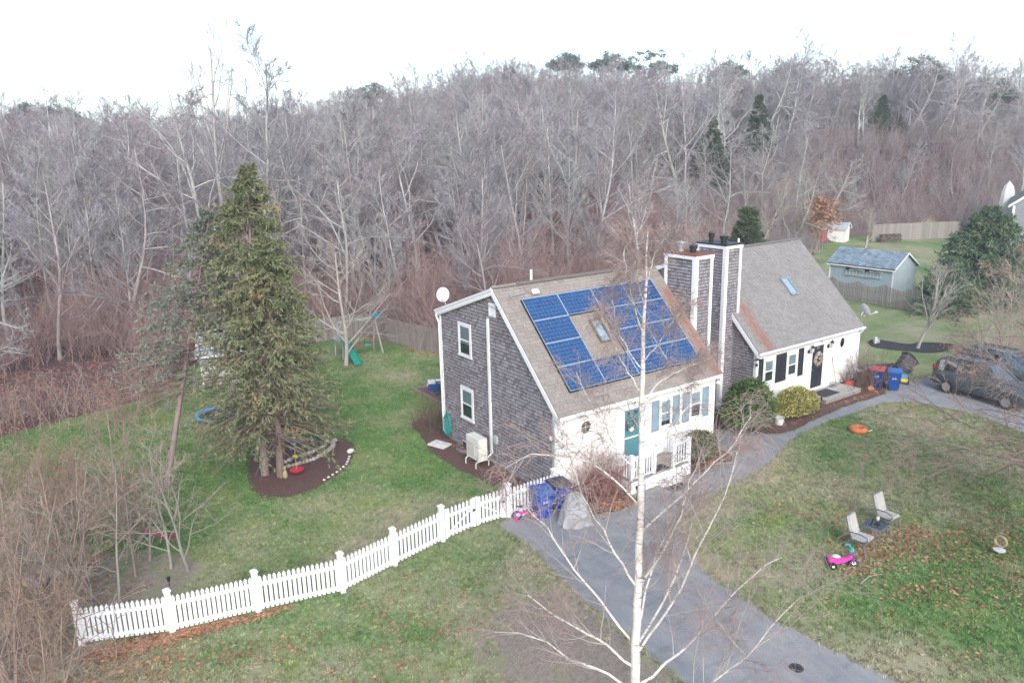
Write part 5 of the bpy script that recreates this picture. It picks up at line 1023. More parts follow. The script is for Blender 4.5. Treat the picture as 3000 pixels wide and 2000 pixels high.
# local +x runs along world -y
shed('garden_shed', 'blue-grey garden shed with ladder on its side and slate blue roof', (41.7, 16.4, 0), R(-90), 5.4, 3.2, 2.62, 3.62, SHB, BLUROOF)
lad = thing('ladder', 'silver ladder hung flat on the side of the garden shed', 'ladder', (41.62, 15.0, 1.75), R(-90)); ALUM = M('ladder_metal', (.62, .63, .62), .4, (.5, .51, .5), 5, metal=.3)
for z in (0, .42): MB().box((0, -.05, z), (3.2, -.005, z+.07)).build('rail', ALUM, lad)
for k in range(11): MB().box((.14+k*.29, -.04, .07), (.17+k*.29, -.015, .42)).build('rung', ALUM, lad)
for k, (x, lab) in enumerate(((.1, 'black shovel hung on the left above the ladder'), (1.75, 'black shovel hung on the right above the ladder'))):
    s = thing('shovel', lab, 'shovel', (41.6, 15.0-x, 2.27), R(-90)); MB().tube([(.3, -.03, .02), (1.3, -.03, -.1)], .018, 6).build('handle', BLACK, s); MB().add([(0, -.05, -.1), (.34, -.05, -.08), (.36, -.02, .1), (.02, -.03, .12), (.15, -.09, .0)], [(0, 1, 4), (1, 2, 4), (2, 3, 4), (3, 0, 4)]).build('blade', BLACK, s)
GREYSHED = M('grey_shed_wall', (.42, .41, .38), .85, (.33, .32, .30), 2); PALEROOF = M('pale_shed_roof', (.40, .44, .48), .8, (.33, .36, .40), 5)
sl = shed('tool_shed', 'pale grey shed half hidden behind the spruces', (-6.6, 22.6, 0), R(-20), 3.6, 2.6, 1.85, 2.75, GREYSHED, PALEROOF)
MB().box((1.0, -.03, .9), (1.7, -.005, 1.5)).build('window', DARKROOM, sl)
ws = shed('white_shed', 'small white shed far behind the blue-grey shed roof', (72, 36.2, 0), R(-70), 2.1, 2.2, 1.75, 2.3, M('white_paint', (.78, .78, .76), .6), PALEROOF, nb=False)
tk_ = MB().box((0, 0, 0), (.9, .9, 1.1)).box((-.05, -.05, 1.1), (.95, .95, 1.2)).build('red_cart', M('red_plastic', (.45, .04, .04), .5), None, loc=(69.6, 35.4, .2)); tag(tk_, 'red box standing left of the small white shed', 'box')
wp = thing('woodpile', 'stacked firewood against the far board fence', 'woodpile', (75.6, 31.3, 0), R(-25)); rg = random.Random(8)
for i in range(11):
    for j in range(5): MB().tube([(i*.26+(j % 2)*.12, -.25, .1+j*.2), (i*.26+(j % 2)*.12, .25, .1+j*.2)], rg.uniform(.08, .115), 7).build('log', M('split_log', (.2, .15, .11), .9, (.1, .08, .07), 5, .4), wp)
NB = thing('neighbour_house', 'corner of the grey shingled neighbour house at the right edge', 'house', (82.3, 19.7, 0), R(-68))
NSH = M('far_shingle', (.30, .31, .34), .9, (.21, .215, .24), 1.5, stretch=(5, 5, 5))
MB().prism([(0, 0, -.2), (9, 0, -.2), (9, 0, 4.8), (4.5, 0, 8.2), (0, 0, 4.8)], (0, 12, 0)).build('wall', NSH, NB)
for xa, xb in ((-.45, 4.5), (9.45, 4.5)):
    MB().prism([(xa, -.3, 4.5), (xb, -.3, 8.25), (xb, -.3, 8.45), (xa, -.3, 4.7)], (0, 12.6, 0)).build('roof', ROOF_R, NB); MB().prism([(xa, -.34, 4.38), (xb, -.34, 8.13), (xb, -.34, 8.44), (xa, -.34, 4.69)], (0, .035, 0)).build('rake_board', WHITE, NB)
MB().box((-.03, -.03, -.2), (.22, -.001, 4.6)).box((8.78, -.03, -.2), (9.03, -.001, 4.6)).build('corner_board', WHITE, NB)
z = .0
while z < 4.6: MB().box((.22, -.022, z), (8.78, -.001, z+.19)).build('shingle_course', NSH, NB); z += .22
wn = MB().box((3.6, -.06, 1.4), (5.4, -.01, 3.2)).build('window', WHITE, NB); MB().box((3.75, -.07, 1.55), (5.25, -.062, 3.05)).build('pane', DARKROOM, wn)
FH = thing('far_house', 'pale gabled house glimpsed through the trees at far right', 'house', (150.5, 64, 8.5), R(-62)); MB().prism([(0, 0, 0), (7, 0, 0), (7, 0, 6), (3.5, 0, 9.5), (0, 0, 6)], (0, 8, 0)).build('wall', M('pale_house', (.5, .48, .44), .8), FH)
for a, b_ in (((-.4, 5.7), (3.5, 9.6)), ((7.4, 5.7), (3.5, 9.6))): MB().prism([(a[0], -.4, a[1]), (b_[0], -.4, b_[1]), (b_[0], -.4, b_[1]+.25), (a[0], -.4, a[1]+.25)], (0, 8.8, 0)).build('roof', ROOF_R, FH)
for x in (1.5, 4.5): MB().box((x, -.05, 3), (x+1, -.01, 4.6)).build('window', DARKROOM, FH)
BO = thing('upright_hull', 'tall white arched hull standing on end by the far treeline', 'boat', (94, 25.2, 1.2), R(-35)); V = []; F = []
for i in range(9):
    z = i/8*5.6; w = 1.0*(1-(i/8)**3)**.5+.02; d_ = .7*(1-(i/8)**2.5)**.5+.02
    V += [(-w, .1, z), (-w*.8, -d_*.6, z), (0, -d_, z), (w*.8, -d_*.6, z), (w, .1, z)]
for i in range(8):
    for k in range(4): F.append((i*5+k, i*5+k+1, i*5+6+k, i*5+5+k))
    F.append((i*5+4, i*5, i*5+5, i*5+9))
MB().add(V, F).build('hull', M('white_hull', (.7, .7, .66), .6, (.6, .6, .55), 1), BO, smooth=True)
# ================================================================== porch, stoop and things at the houses
po = thing('porch', 'white wooden porch with balustrade at the teal door', 'porch', (2.5, 0, 0)); DECK = M('deck_board', (.36, .33, .30), .85, (.27, .25, .23), 3, .15, stretch=(1, 6, 1)); m = MB()
for k in range(9): MB().box((0.03, -1.27+k*.14, .46), (3.07, -1.27+k*.14+.13, .49)).build('deck_board', DECK, po)
MB().box((.0, -1.3, .0), (3.1, -1.27, .45)).box((0, -1.27, 0), (.03, 0, .45)).box((3.07, -1.27, 0), (3.1, 0, .45)).build('skirt', WHITE, po)
MB().box((1.35, -1.62, .0), (2.3, -1.3, .2)).build('step', WHITE, po)
for x, y in ((.06, -1.24), (1.2, -1.24), (2.2, -1.24), (3.04, -1.24), (3.04, -.06), (.06, -.06)): bevel(MB().box((x-.055, y-.055, .49), (x+.055, y+.055, 1.45)).box((x-.075, y-.075, 1.45), (x+.075, y+.075, 1.49)).build('post', WHITE, po), .006)
def rail_run(a, b_):
    a, b_ = np.array(a, float), np.array(b_, float); d = b_-a; L = np.hypot(*d[:2]); k = int(L/.12)
    for z in (.58, 1.36): MB().beam((a[0], a[1], z), (b_[0], b_[1], z), .08 if z > 1 else .05, .05).build('rail', WHITE, po)
    for i in range(1, k): p = a+d*i/k; MB().box((p[0]-.018, p[1]-.018, .6), (p[0]+.018, p[1]+.018, 1.34)).build('baluster', WHITE, po)
rail_run((.06, -1.24), (1.2, -1.24)); rail_run((2.2, -1.24), (3.04, -1.24)); rail_run((3.04, -1.24), (3.04, -.06)); rail_run((.06, -1.24), (.06, -.06))
MATM = M('black_rubber_mat', (.025, .025, .03), .8, (.06, .06, .065), 25)
def mat_(label, a, b_, z, rz=0):
    o = MB().box((-.5*a, -.5*b_, 0), (.5*a, .5*b_, .012)).build('doormat', MATM, None, loc=z, rot=(0, 0, rz)); m = MB()
    for k in range(5): m.ring((-.4*a+k*.2*a, 0, .014), .08*a, .008, n=10, m=4)
    m.build('scroll_pattern', MATM, o); tag(o, label, 'doormat'); return o
mat_('black scroll patterned mat on the porch floor', .8, .45, (4.15, -1.0, .492)); mat_('black scroll patterned mat on the asphalt before the porch step', .95, .42, (4.3, -1.86, .016))
st = thing('wooden_stoop', 'low grey plank platform before the black door', 'stoop', (16.55, .1, 0)); PLK = M('grey_plank', (.42, .40, .37), .9, (.33, .31, .285), 3, .12, stretch=(1, 5, 1))
for k in range(9): MB().box((0, .01+k*.14, .2), (2.95, .01+k*.14+.132, .235)).build('plank', PLK, st)
MB().box((.02, .03, 0), (2.93, 1.26, .2)).build('base', M('stoop_base', (.30, .28, .255), .9), st)
tag(MB().box((-.62, -.38, 0), (.62, .38, .012)).build('doormat', MATM, None, loc=(17.5, .78, .237)), 'large plain black mat on the plank platform', 'doormat')
def wreath(label, loc, r_, mats, seed):
    w = thing('wreath', label, 'wreath', loc); rg = np.random.default_rng(seed); N = 420; a = rg.uniform(0, 6.28, N); q = rg.normal(0, r_*.13, (N, 3)); C = np.stack([np.cos(a)*r_, np.zeros(N)-.03, np.sin(a)*r_], 1)+q*np.array([1, .5, 1])
    MB().ring((0, -.02, 0), r_, r_*.1, 'y', 18, 6).build('hoop', GTW, w)
    for k, mt in enumerate(mats): foliage('sprigs', C[k::len(mats)], rg.normal(size=(len(C[k::len(mats)]), 3)), r_*.33, r_*.16, mt, w, seed+k)
    return w
LF = lambda nm, c: M(nm, c, .7, None, 4, .3)
wreath('pale flowered wreath on the black door', (17.5, 1.34, 1.86), .27, (LF('sage_leaf', (.42, .52, .45)), LF('cream_petal', (.72, .68, .6)), LF('red_petal', (.5, .22, .18))), 71)
w_ = wreath('dark twig wreath with white bow on the teal door', (3.62, -.06, 2.1), .2, (LF('dark_sprig', (.1, .08, .08)), LF('grey_sprig', (.4, .38, .38))), 75); MB().blob((0, -.06, -.2), (.12, .03, .09), 8, 5, .2).build('bow', WHITE, w_)
def wall_lamp(label, loc):
    l = thing('wall_lamp', label, 'lamp', loc); MB().box((-.07, -.03, -.1), (.07, 0, .06)).tube([(0, -.03, -.03), (0, -.16, -.06), (0, -.22, 0)], .016, 6).build('bracket', BLACK, l); MB().lathe([(.06, 0), (.085, .2)], (0, -.22, 0), 6).build('lamp_glass', M('pale_glass', (.6, .62, .62), .15), l); MB().lathe([(.11, .2), (.09, .25), (.03, .31), (.01, .36)], (0, -.22, 0), 6).build('lamp_shade', BLACK, l)
wall_lamp('black lantern on the left of the black door', (16.75, 1.385, 2.36)); wall_lamp('black lantern on the right of the black door', (18.35, 1.385, 2.36))
bd = MB().add([(-.3, -.02, .09), (-.16, -.03, -.02), (-.02, -.03, .0), (0, -.03, -.08), (.05, -.03, 0), (.18, -.03, .0), (.36, -.02, .17), (.1, -.04, .09), (-.06, -.04, .05)], [(0, 1, 8), (1, 2, 8), (2, 3, 4), (2, 4, 8), (4, 7, 8), (4, 5, 7), (5, 6, 7)]).build('bird_ornament', BLACK, None, loc=(17.75, 1.375, 2.74), fix=False)
md = bd.modifiers.new('thick', 'SOLIDIFY'); md.thickness = .02; tag(bd, 'black bird shaped ornament above the black door', 'ornament')
fl = thing('flood_lamp', 'black flood lamp at the left end of the right house front', 'lamp', (12.72, 1.36, 2.62)); MB().box((-.16, -.14, .04), (.14, .0, .07)).build('hood', BLACK, fl); MB().blob((.0, -.05, -.2), (.06, .06, .08)).build('sensor', BLACK, fl)
sg_ = thing('string_lights', 'string of small coloured bulbs across the right house front', 'string lights', (0, 1.35, 0)); pts = [(13.0+i*.25, 0, 2.42+.05*math.sin(i*1.3)-.03*math.cos(i*.5)) for i in range(31)]; MB().tube(pts, .004, 4).build('wire', M('green_wire', (.05, .12, .07), .6), sg_)
for i, p in enumerate(pts[::2]): MB().blob(p, (.018, .018, .025), 6, 4).build('bulb', LF(*[('bulb_red', (.5, .08, .06)), ('bulb_green', (.05, .35, .15)), ('bulb_white', (.7, .7, .68))][i % 3]), sg_)
def dish(label, loc, rz, r_, arm, mast):
    d = thing('satellite_dish', label, 'satellite dish', loc, rz); prof = [(r_*k/6, .22*r_*(k/6)**2) for k in range(7)]; m = MB().lathe([(max(a, .004), b_) for a, b_ in prof], (0, 0, 0), 22, .86, 1)
    ds = m.build('reflector', M('dish_grey', (.70, .71, .72), .45), d, smooth=True, rot=(R(68), 0, 0)); md = ds.modifiers.new('thick', 'SOLIDIFY'); md.thickness = .012
    MB().tube([(0, .06, -.05), (0, .16, -r_*.6), mast], .025, 8).build('mast', GREYM, d); MB().tube([(0, .02, -r_*.75), (0, -arm, -r_*.45)], .015, 6).blob((0, -arm, -r_*.4), (.07, .1, .06), 8, 5).build('feed_arm', M('dish_grey', (.7, .71, .72)), d); return d
dish('white satellite dish on the back eave of the shingled house', (.25, 7.75, 6.32), R(-38), .31, .26, (0.12, .1, -.62)); dish('white satellite dish on the right eave of the plain grey roof', (21.25, 1.35, 3.75), R(72), .38, .75, (0, .1, -.6))
# heat pump
hp = thing('heat_pump', 'cream heat pump unit on white legs beside the shingled wall', 'heat pump', (-.42, 4.42, 0), R(-90)); CREAM = M('cream_metal', (.68, .67, .63), .45, (.65, .64, .60), 2)
bevel(MB().box((-.48, -.2, .3), (.48, .2, 1.22)).build('casing', CREAM, hp), .02); m = MB().box((-.42, -.215, .42), (.12, -.201, 1.0)); g = m.build('fan_grille', M('grille', (.5, .48, .43), .5), hp)
for k in range(9): MB().box((-.4, -.222, .46+k*.06), (.1, -.214, .475+k*.06)).build('grille_bar', CREAM, hp)
MB().box((.28, -.206, .34), (.36, -.2005, .46)).box((.22, -.204, .85), (.4, -.2005, .9)).build('label_plate', M('grey_label', (.45, .5, .5), .5), hp)
for x in (-.38, .38): MB().tube([(x, -.3, 0), (x, -.3, .22), (x, -.24, .28), (x, .24, .28), (x, .3, .22), (x, .3, 0)], .02, 8).build('leg', WHITE, hp)
MB().tube([(.46, .1, .5), (.56, .14, .45), (.6, .3, .6)], .03, 8).build('hose', WHITE, hp)
# garden hose
gh = thing('garden_hose', 'coil of teal garden hose hung at the back corner of the house', 'hose', (-.02, 7.25, 1.0), R(-90)); HOSE = M('teal_hose', (.015, .30, .30), .45); rg = random.Random(2)
for k in range(8): MB().ring((rg.uniform(-.03, .03), -.03-k*.02, -.12+rg.uniform(-.06, .04)), .24+rg.uniform(-.02, .05), .014, 'y', 24, 6).build('coil', HOSE, gh)
for c in gh.children: c.scale = (.85, 1, 1.7)
MB().box((-.06, -.05, .28), (.06, .1, .42)).build('hanger', GREYM, gh)
sb_ = bevel(MB().box((-.3, -.45, 0), (.3, .45, .07)).build('splash_block', M('white_stone', (.7, .7, .68), .9, (.5, .5, .48), 6, bump=.6), None, loc=(-.62, 7.1, .03), rot=(0, 0, R(20))), .02); tag(sb_, 'white concrete splash block on the mulch under the hose', 'splash block')
ww = thing('window_well', 'curved metal window well at the foundation left of the heat pump', 'window well', (.1, 6.05, 0), R(-90)); V = []; F = []
for k in range(13): a = math.pi*k/12; V += [(-.5*math.cos(a), -.45*math.sin(a), -.02), (-.5*math.cos(a), -.45*math.sin(a), .16)]
F = [(2*k, 2*k+2, 2*k+3, 2*k+1) for k in range(12)]; w_ = MB().add(V, F).build('liner', GREYM, ww, fix=False); md = w_.modifiers.new('thick', 'SOLIDIFY'); md.thickness = .02
MB().box((-.3, -.012, .02), (.3, .01, .3)).build('basement_window', DARKROOM, ww); MB().box((-.33, -.02, .3), (.33, .01, .33)).build('lintel', WHITE, ww)
# ================================================================== bins, toys, furniture
BLUEP = M('blue_plastic', (.008, .07, .40), .35, (.008, .06, .35), 2); BLUED = M('deep_blue_plastic', (.01, .065, .28), .4, (.008, .055, .24), 2); DGREY = M('charcoal_plastic', (.045, .045, .05), .5, (.06, .06, .065), 3); LBLUE = M('bright_blue_lid', (.02, .13, .42), .35, (.02, .11, .36), 2); REDL = M('red_lid', (.55, .10, .085), .45, (.5, .09, .08), 2); TYRE = M('black_tyre', (.018, .018, .02), .8)
def wheelie(label, loc, rz, body, lid, sc=1., mark=True, group=None, rot=None):
    b_ = thing('wheeled_bin', label, 'bin', loc, rz, group, rot); b_.scale = (sc,)*3; V = []; prof = [(0, .23, .25), (.5, .27, .31), (.86, .29, .35), (.9, .31, .37), (.95, .31, .37)]
    for z, hx, hy in prof: V += [(-hx, -hy, z), (hx, -hy, z), (hx, hy, z), (-hx, hy, z)]
    F = [(0, 3, 2, 1)]
    for i in range(len(prof)-1):
        for k in range(4): F.append((i*4+k, i*4+(k+1) % 4, i*4+4+(k+1) % 4, i*4+4+k))
    bevel(MB().add(V, F).build('body', body, b_), .02)
    L = []; 
    for y, z in ((-.4, .95), (-.3, 1.0), (0, 1.035), (.3, 1.02), (.4, .97)): L += [(-.33, y, z), (.33, y, z)]
    F = [(2*i, 2*i+1, 2*i+3, 2*i+2) for i in range(4)]; l = MB().add(L, F).build('lid', lid, b_); md = l.modifiers.new('thick', 'SOLIDIFY'); md.thickness = .03; md.offset = -1
    for x in (-.2, 0, .2): MB().beam((x, -.34, 1.0), (x, .3, 1.05), .05, .02).build('lid_rib', lid, b_)
    MB().tube([(-.26, .44, .95), (.26, .44, .95)], .018, 8).build('handle', body, b_)
    for x in (-.25, .25): MB().tube([(x-.03, .3, .12), (x+.03, .3, .12)], .12, 14).build('wheel', TYRE, b_)
    MB().tube([(-.3, .3, .12), (.3, .3, .12)], .015, 6).build('axle', GREYM, b_); MB().box((-.22, -.335, .45), (.22, -.285, .5)).build('grip_bar', body, b_)
    if mark:
        mk = MB()
        for cx, cz, rr in ((0, .68, .055), (-.06, .62, .03), (.06, .62, .03)): mk.ring((cx, -.325, cz), rr, .01, 'y', 10, 4)
        mk.build('emblem', M('white_print', (.72, .74, .78), .6), b_)
    return b_
wheelie('bright blue recycling bin nearest the bicycle, with white emblem', (-1.0, -.62, .014), R(-14), BLUEP, LBLUE); wheelie('blue bin with dark grey lid against the house corner', (-.2, -.52, .014), R(-8), BLUEP, DGREY)
wheelie('dark blue bin with red lid by the dried shrub', (21.0, .15, .016), R(-70), BLUED, REDL); wheelie('dark blue bin with blue lid at the end of the walk', (21.25, -.55, .016), R(-60), BLUED, LBLUE)
wheelie('black bin tipped over at an angle behind the blue bins', (23.6, .55, .25), 0, DGREY, DGREY, 1.05, False, rot=(R(50), R(15), R(60)))
# covered grill
gc = thing('grill_cover', 'grey cloth cover draped over a grill on the driveway', 'cover', (-.42, -1.7, .014), R(-25)); V = []; F = []; rg = random.Random(6); nn_ = 28
for i, (z, hx, hy) in enumerate(((.0, .55, .42), (.12, .53, .40), (.35, .47, .36), (.6, .40, .31), (.85, .31, .24), (1.0, .22, .16), (1.06, .1, .07))):
    for k in range(nn_):
        a = 2*math.pi*k/nn_; fold = 1+(.11*math.sin(a*7+i*.25+.6*math.sin(a*3))+rg.uniform(-.02, .02))*(1-z); c_, s_ = math.cos(a), math.sin(a); q = (abs(c_)**2.6+abs(s_)**2.6)**(-1/2.6)
        V.append((hx*q*c_*fold, hy*q*s_*fold+(.1*z), z))
for i in range(6):
    for k in range(nn_): F.append((i*nn_+k, i*nn_+(k+1) % nn_, (i+1)*nn_+(k+1) % nn_, (i+1)*nn_+k))
F.append(tuple(6*nn_+k for k in range(nn_))); MB().add(V, F).build('cloth', M('grey_cloth', (.36, .37, .39), .8, (.27, .28, .30), 2.5, bump=.3), gc, smooth=True)
# child's bicycle
PINK = M('pink_plastic', (.75, .06, .42), .4); WHP = M('white_plastic', (.75, .75, .76), .4); PUR = M('purple_plastic', (.22, .05, .42), .4); TEALP = M('teal_plastic', (.02, .50, .50), .4); YEL = M('yellow_plastic', (.75, .55, .06), .45)
bk = thing('child_bicycle', 'small pink and white child bicycle with training wheels by the fence post', 'bicycle', (-1.62, -.5, .014), R(-35))
for x in (-.28, .3):
    w = MB().ring((x, 0, .16), .14, .024, 'y', 20, 6).build('wheel', TYRE, bk); MB().ring((x, 0, .16), .112, .011, 'y', 18, 5).build('rim', PINK, w); m = MB()
    for k in range(6): a = k*math.pi/6; m.beam((x-.11*math.cos(a), 0, .16-.11*math.sin(a)), (x+.11*math.cos(a), 0, .16+.11*math.sin(a)), .006, .006)
    m.build('spokes', WHP, w)
MB().tube([(-.28, 0, .16), (-.05, 0, .17), (.2, 0, .42), (-.14, 0, .36), (-.28, 0, .16)], .017, 8).tube([(-.05, 0, .17), (-.16, 0, .46)], .017, 8).build('frame', WHP, bk); MB().tube([(.3, .05, .16), (.24, .05, .36), (.2, 0, .44), (.17, 0, .55)], .015, 8).build('fork', WHP, bk)
MB().tube([(.08, -.2, .6), (.17, -.1, .58), (.17, .1, .58), (.08, .2, .6)], .014, 8).build('handlebar', WHP, bk)
for s in (-1, 1): MB().tube([(.09, .19*s, .6), (.03, .24*s, .6)], .02, 8).build('grip', PINK, bk); MB().ring((-.3, .17*s, .06), .045, .016, 'y', 14, 6).tube([(-.28, .17*s, .06), (-.28, 0, .16)], .01, 6).build('training_wheel', PINK, bk)
MB().blob((-.17, 0, .49), (.12, .07, .035), 10, 6).build('saddle', BLACK, bk, smooth=True); MB().box((-.2, -.03, .22), (.1, -.02, .32)).build('chain_guard', PINK, bk); MB().box((.19, -.09, .44), (.22, .09, .54)).build('number_plate', PINK, bk)
# tricycle
tr = thing('tricycle', 'pink and purple toddler tricycle with teal handlebars beside the patio chairs', 'tricycle', (4.1, -8.55, .02), R(-42)); 
for y in (-.2, .2): w = MB().tube([(-.32, y-.04, .1), (-.32, y+.04, .1)], .1, 16).build('wheel', TYRE, tr); MB().tube([(-.32, y-.045, .1), (-.32, y+.045, .1)], .04, 10).build('hub', WHP, w)
w = MB().tube([(.3, -.045, .14), (.3, .045, .14)], .14, 18).build('wheel', TYRE, tr); MB().tube([(.3, -.05, .14), (.3, .05, .14)], .06, 12).build('hub', WHP, w)
V = []; F = []
for (x, z, hw, hz) in ((-.42, .2, .12, .06), (-.3, .22, .17, .08), (-.12, .2, .13, .06), (.05, .2, .07, .05), (.2, .3, .06, .06), (.27, .36, .05, .05)): V += [(x, -hw, z-hz), (x, hw, z-hz), (x, hw, z+hz), (x, -hw, z+hz)]
for i in range(5):
    for k in range(4): F.append((i*4+k, i*4+(k+1) % 4, i*4+4+(k+1) % 4, i*4+4+k))
F += [(0, 1, 2, 3), (20, 23, 22, 21)]; bevel(MB().add(V, F).build('body', PINK, tr), .02, 2)
MB().blob((-.2, 0, .32), (.13, .11, .04), 10, 6).add([(-.33, -.09, .32), (-.33, .09, .32), (-.36, .08, .42), (-.36, -.08, .42)], [(0, 1, 2, 3)]).build('seat', M('cream_seat', (.65, .6, .48), .5), tr, smooth=True)
MB().tube([(.3, .06, .14), (.27, .06, .36), (.24, 0, .5)], .022, 8).tube([(.3, -.06, .14), (.27, -.06, .36), (.24, 0, .5)], .022, 8).build('fork', PUR, tr)
MB().tube([(.1, -.2, .6), (.2, -.15, .62), (.22, 0, .55), (.2, .15, .62), (.1, .2, .6)], .022, 8).blob((.24, 0, .54), (.05, .07, .08), 8, 6).build('handlebar', TEALP, tr)
for s in (-1, 1): MB().box((.27, .07*s-.03, .08+.06*s), (.35, .07*s+.05*s+.03, .1+.06*s)).build('pedal', YEL, tr); MB().ring((.12, .21*s, .6), .035, .015, 'x', 10, 5).build('streamer', TEALP, tr)
# patio chairs, table
FR = M('grey_tube', (.13, .145, .165), .45); CUSH = M('beige_cushion', (.42, .415, .395), .9, (.35, .345, .33), 6, bump=.2)
def patio_chair(label, loc, rz):
    c = thing('patio_chair', label, 'chair', loc, rz, 'cushioned patio chairs on the front lawn')
    for s in (-1, 1):
        MB().tube([(-.34, .29*s, 0), (.3, .29*s, 0)], .018, 6).build('runner', FR, c); MB().tube([(.28, .29*s, 0), (.2, .29*s, .4)], .02, 8).build('leg', FR, c); MB().tube([(-.32, .29*s, 0), (-.2, .29*s, .4)], .02, 8).build('leg', FR, c)
        MB().tube([(.2, .29*s, .4), (.32, .3*s, .52), (.28, .31*s, .62), (.1, .31*s, .66), (-.3, .29*s, .63)], .02, 8).build('armrest', FR, c); MB().tube([(-.15, .27*s, .36), (-.3, .27*s, .7), (-.4, .27*s, 1.08)], .02, 8).build('back_post', FR, c)
    MB().tube([(-.4, -.27, 1.08), (-.4, .27, 1.08)], .02, 8).tube([(.2, -.29, .38), (.2, .29, .38)], .018, 8).tube([(-.17, -.29, .38), (-.17, .29, .38)], .018, 8).build('cross_bar', FR, c); MB().box((-.2, -.27, .37), (.24, .27, .39)).build('sling', FR, c)
    o = bevel(MB().box((-.2, -.26, .395), (.28, .26, .48)).build('seat_cushion', CUSH, c), .03, 3); V = []
    bc = MB().box((-.05, -.25, 0), (.05, .25, .66)).build('back_cushion', CUSH, c, loc=(-.2, 0, .45), rot=(0, R(-19), 0)); bevel(bc, .035, 3)
    for y in (-.16, 0, .16):
        for z in (.2, .45): MB().blob((.05, y, z), (.012, .015, .015), 6, 4).build('tuft_button', CUSH, bc)
    return c
patio_chair('grey framed chair with beige cushions nearest the tricycle', (5.37, -8.35, .02), R(-84)); patio_chair('grey framed chair with beige cushions beyond the little glass table', (7.36, -8.05, .02), R(-90))
pt = thing('patio_table', 'small dark glass patio table between the two beige cushioned chairs', 'table', (6.44, -8.19, .02), R(-85)); MB().box((-.3, -.3, .46), (.3, .3, .475)).build('table_top', M('dark_glass', (.02, .028, .04), .06, spec=.6), pt)
m = MB(); 
for a, b_ in (((-.3, -.3), (.3, -.3)), ((.3, -.3), (.3, .3)), ((.3, .3), (-.3, .3)), ((-.3, .3), (-.3, -.3))): m.tube([(*a, .455), (*b_, .455)], .016, 6)
m.build('rim', FR, pt)
for x in (-1, 1):
    for y in (-1, 1): MB().tube([(x*.2, y*.25, .46), (x*.3, y*.26, 0)], .015, 6).build('leg', FR, pt)
for y in (-1, 1): MB().tube([(-.3, y*.26, .012), (.3, y*.26, .012)], .014, 6).build('runner', FR, pt)
cd = thing('candle_lantern', 'black wire candle holder on the little glass table', 'lantern', (6.46, -8.22, .496)); MB().lathe([(.09, 0), (.09, .02), (.03, .04), (.03, .07)], (0, 0, 0), 12).build('base', BLACK, cd); MB().tube([(.04, 0, .05), (.05, 0, .25), (-.02, 0, .4), (-.06, 0, .36)], .01, 6).build('hook', GREYM, cd); MB().lathe([(.035, .13), (.05, .18), (.04, .24)], (.0, 0, 0), 10).build('cup', M('pale_glass', (.6, .62, .62)), cd)
ty = thing('painted_tyre', 'orange painted tyre lying on the lawn as a planter', 'tyre', (14.5, -2.75, .12)); MB().ring((0, 0, 0), .27, .125, 'z', 28, 10).build('tyre', M('orange_paint', (.62, .20, .07), .6, (.48, .14, .05), 3), ty, smooth=True); MB().lathe([(.2, -.05), (.19, -.03)], (0, 0, 0), 20).build('soil', M('potting_soil', (.05, .035, .03), .95), ty)
MB().tube([(.28, -.3, -.08), (.5, -.34, -.06)], .02, 6).build('stick', WHP, ty)
# Adirondack chairs, cooler, patio
pat = thing('patio_platform', 'low patio with reddish rug behind the shingled house corner', 'patio', (2.1, 11.9, 0)); MB().box((0, 0, 0), (4, 2.9, .09)).build('slab', M('patio_edge', (.26, .21, .17), .9), pat); MB().box((.15, .15, .092), (3.8, 2.7, .1)).build('rug', M('patterned_rug', (.22, .09, .085), .95, (.12, .08, .10), 3), pat)
GRN = M('dark_teal_plastic', (.012, .10, .11), .5, (.012, .085, .095), 2)
def adirondack(label, loc, rz):
    c = thing('adirondack_chair', label, 'chair', loc, rz, 'dark teal garden chairs')
    for k in range(7): y = (k-3)*.078; h = .74-.03*(k-3)**2; MB().beam((-.16, y, .2), (-.16-.36*h/.74, y*1.35, .2+h), .068, .018, (1, 0, 0)).build('back_slat', GRN, c)
    for k in range(6): MB().beam((-.2+k*.1, -.27, .22+k*.032), (-.2+k*.1, .27, .22+k*.032), .085, .018).build('seat_slat', GRN, c)
    for s in (-1, 1):
        MB().box((.28, .29*s-.035, 0), (.38, .29*s+.035, .52)).build('leg', GRN, c); MB().beam((-.5, .28*s, .02), (.36, .28*s, .34), .03, .1).build('leg', GRN, c); MB().box((-.4, .32*s-.07, .52), (.42, .32*s+.07, .545)).build('armrest', GRN, c)
    MB().beam((-.3, -.34, .5), (-.3, .34, .5), .07, .02).build('back_brace', GRN, c); return c
adirondack('dark teal slatted garden chair in front of the cooler', (3.0, 13.0, .1), R(-20)); adirondack('dark teal slatted garden chair behind the cooler, by the house corner', (4.2, 14.3, .1), R(-110))
co = thing('cooler', 'blue ice cooler with white lid between the teal garden chairs', 'cooler', (3.05, 13.85, .1), R(-25)); bevel(MB().box((-.42, -.24, 0), (.42, .24, .36)).build('body', M('cooler_blue', (.02, .10, .34), .45), co), .03); bevel(MB().box((-.44, -.26, .36), (.44, .26, .47)).build('lid', WHP, co), .02); MB().tube([(-.44, -.12, .3), (-.5, -.1, .2), (-.5, .1, .2), (-.44, .12, .3)], .015, 6).build('handle', WHP, co)
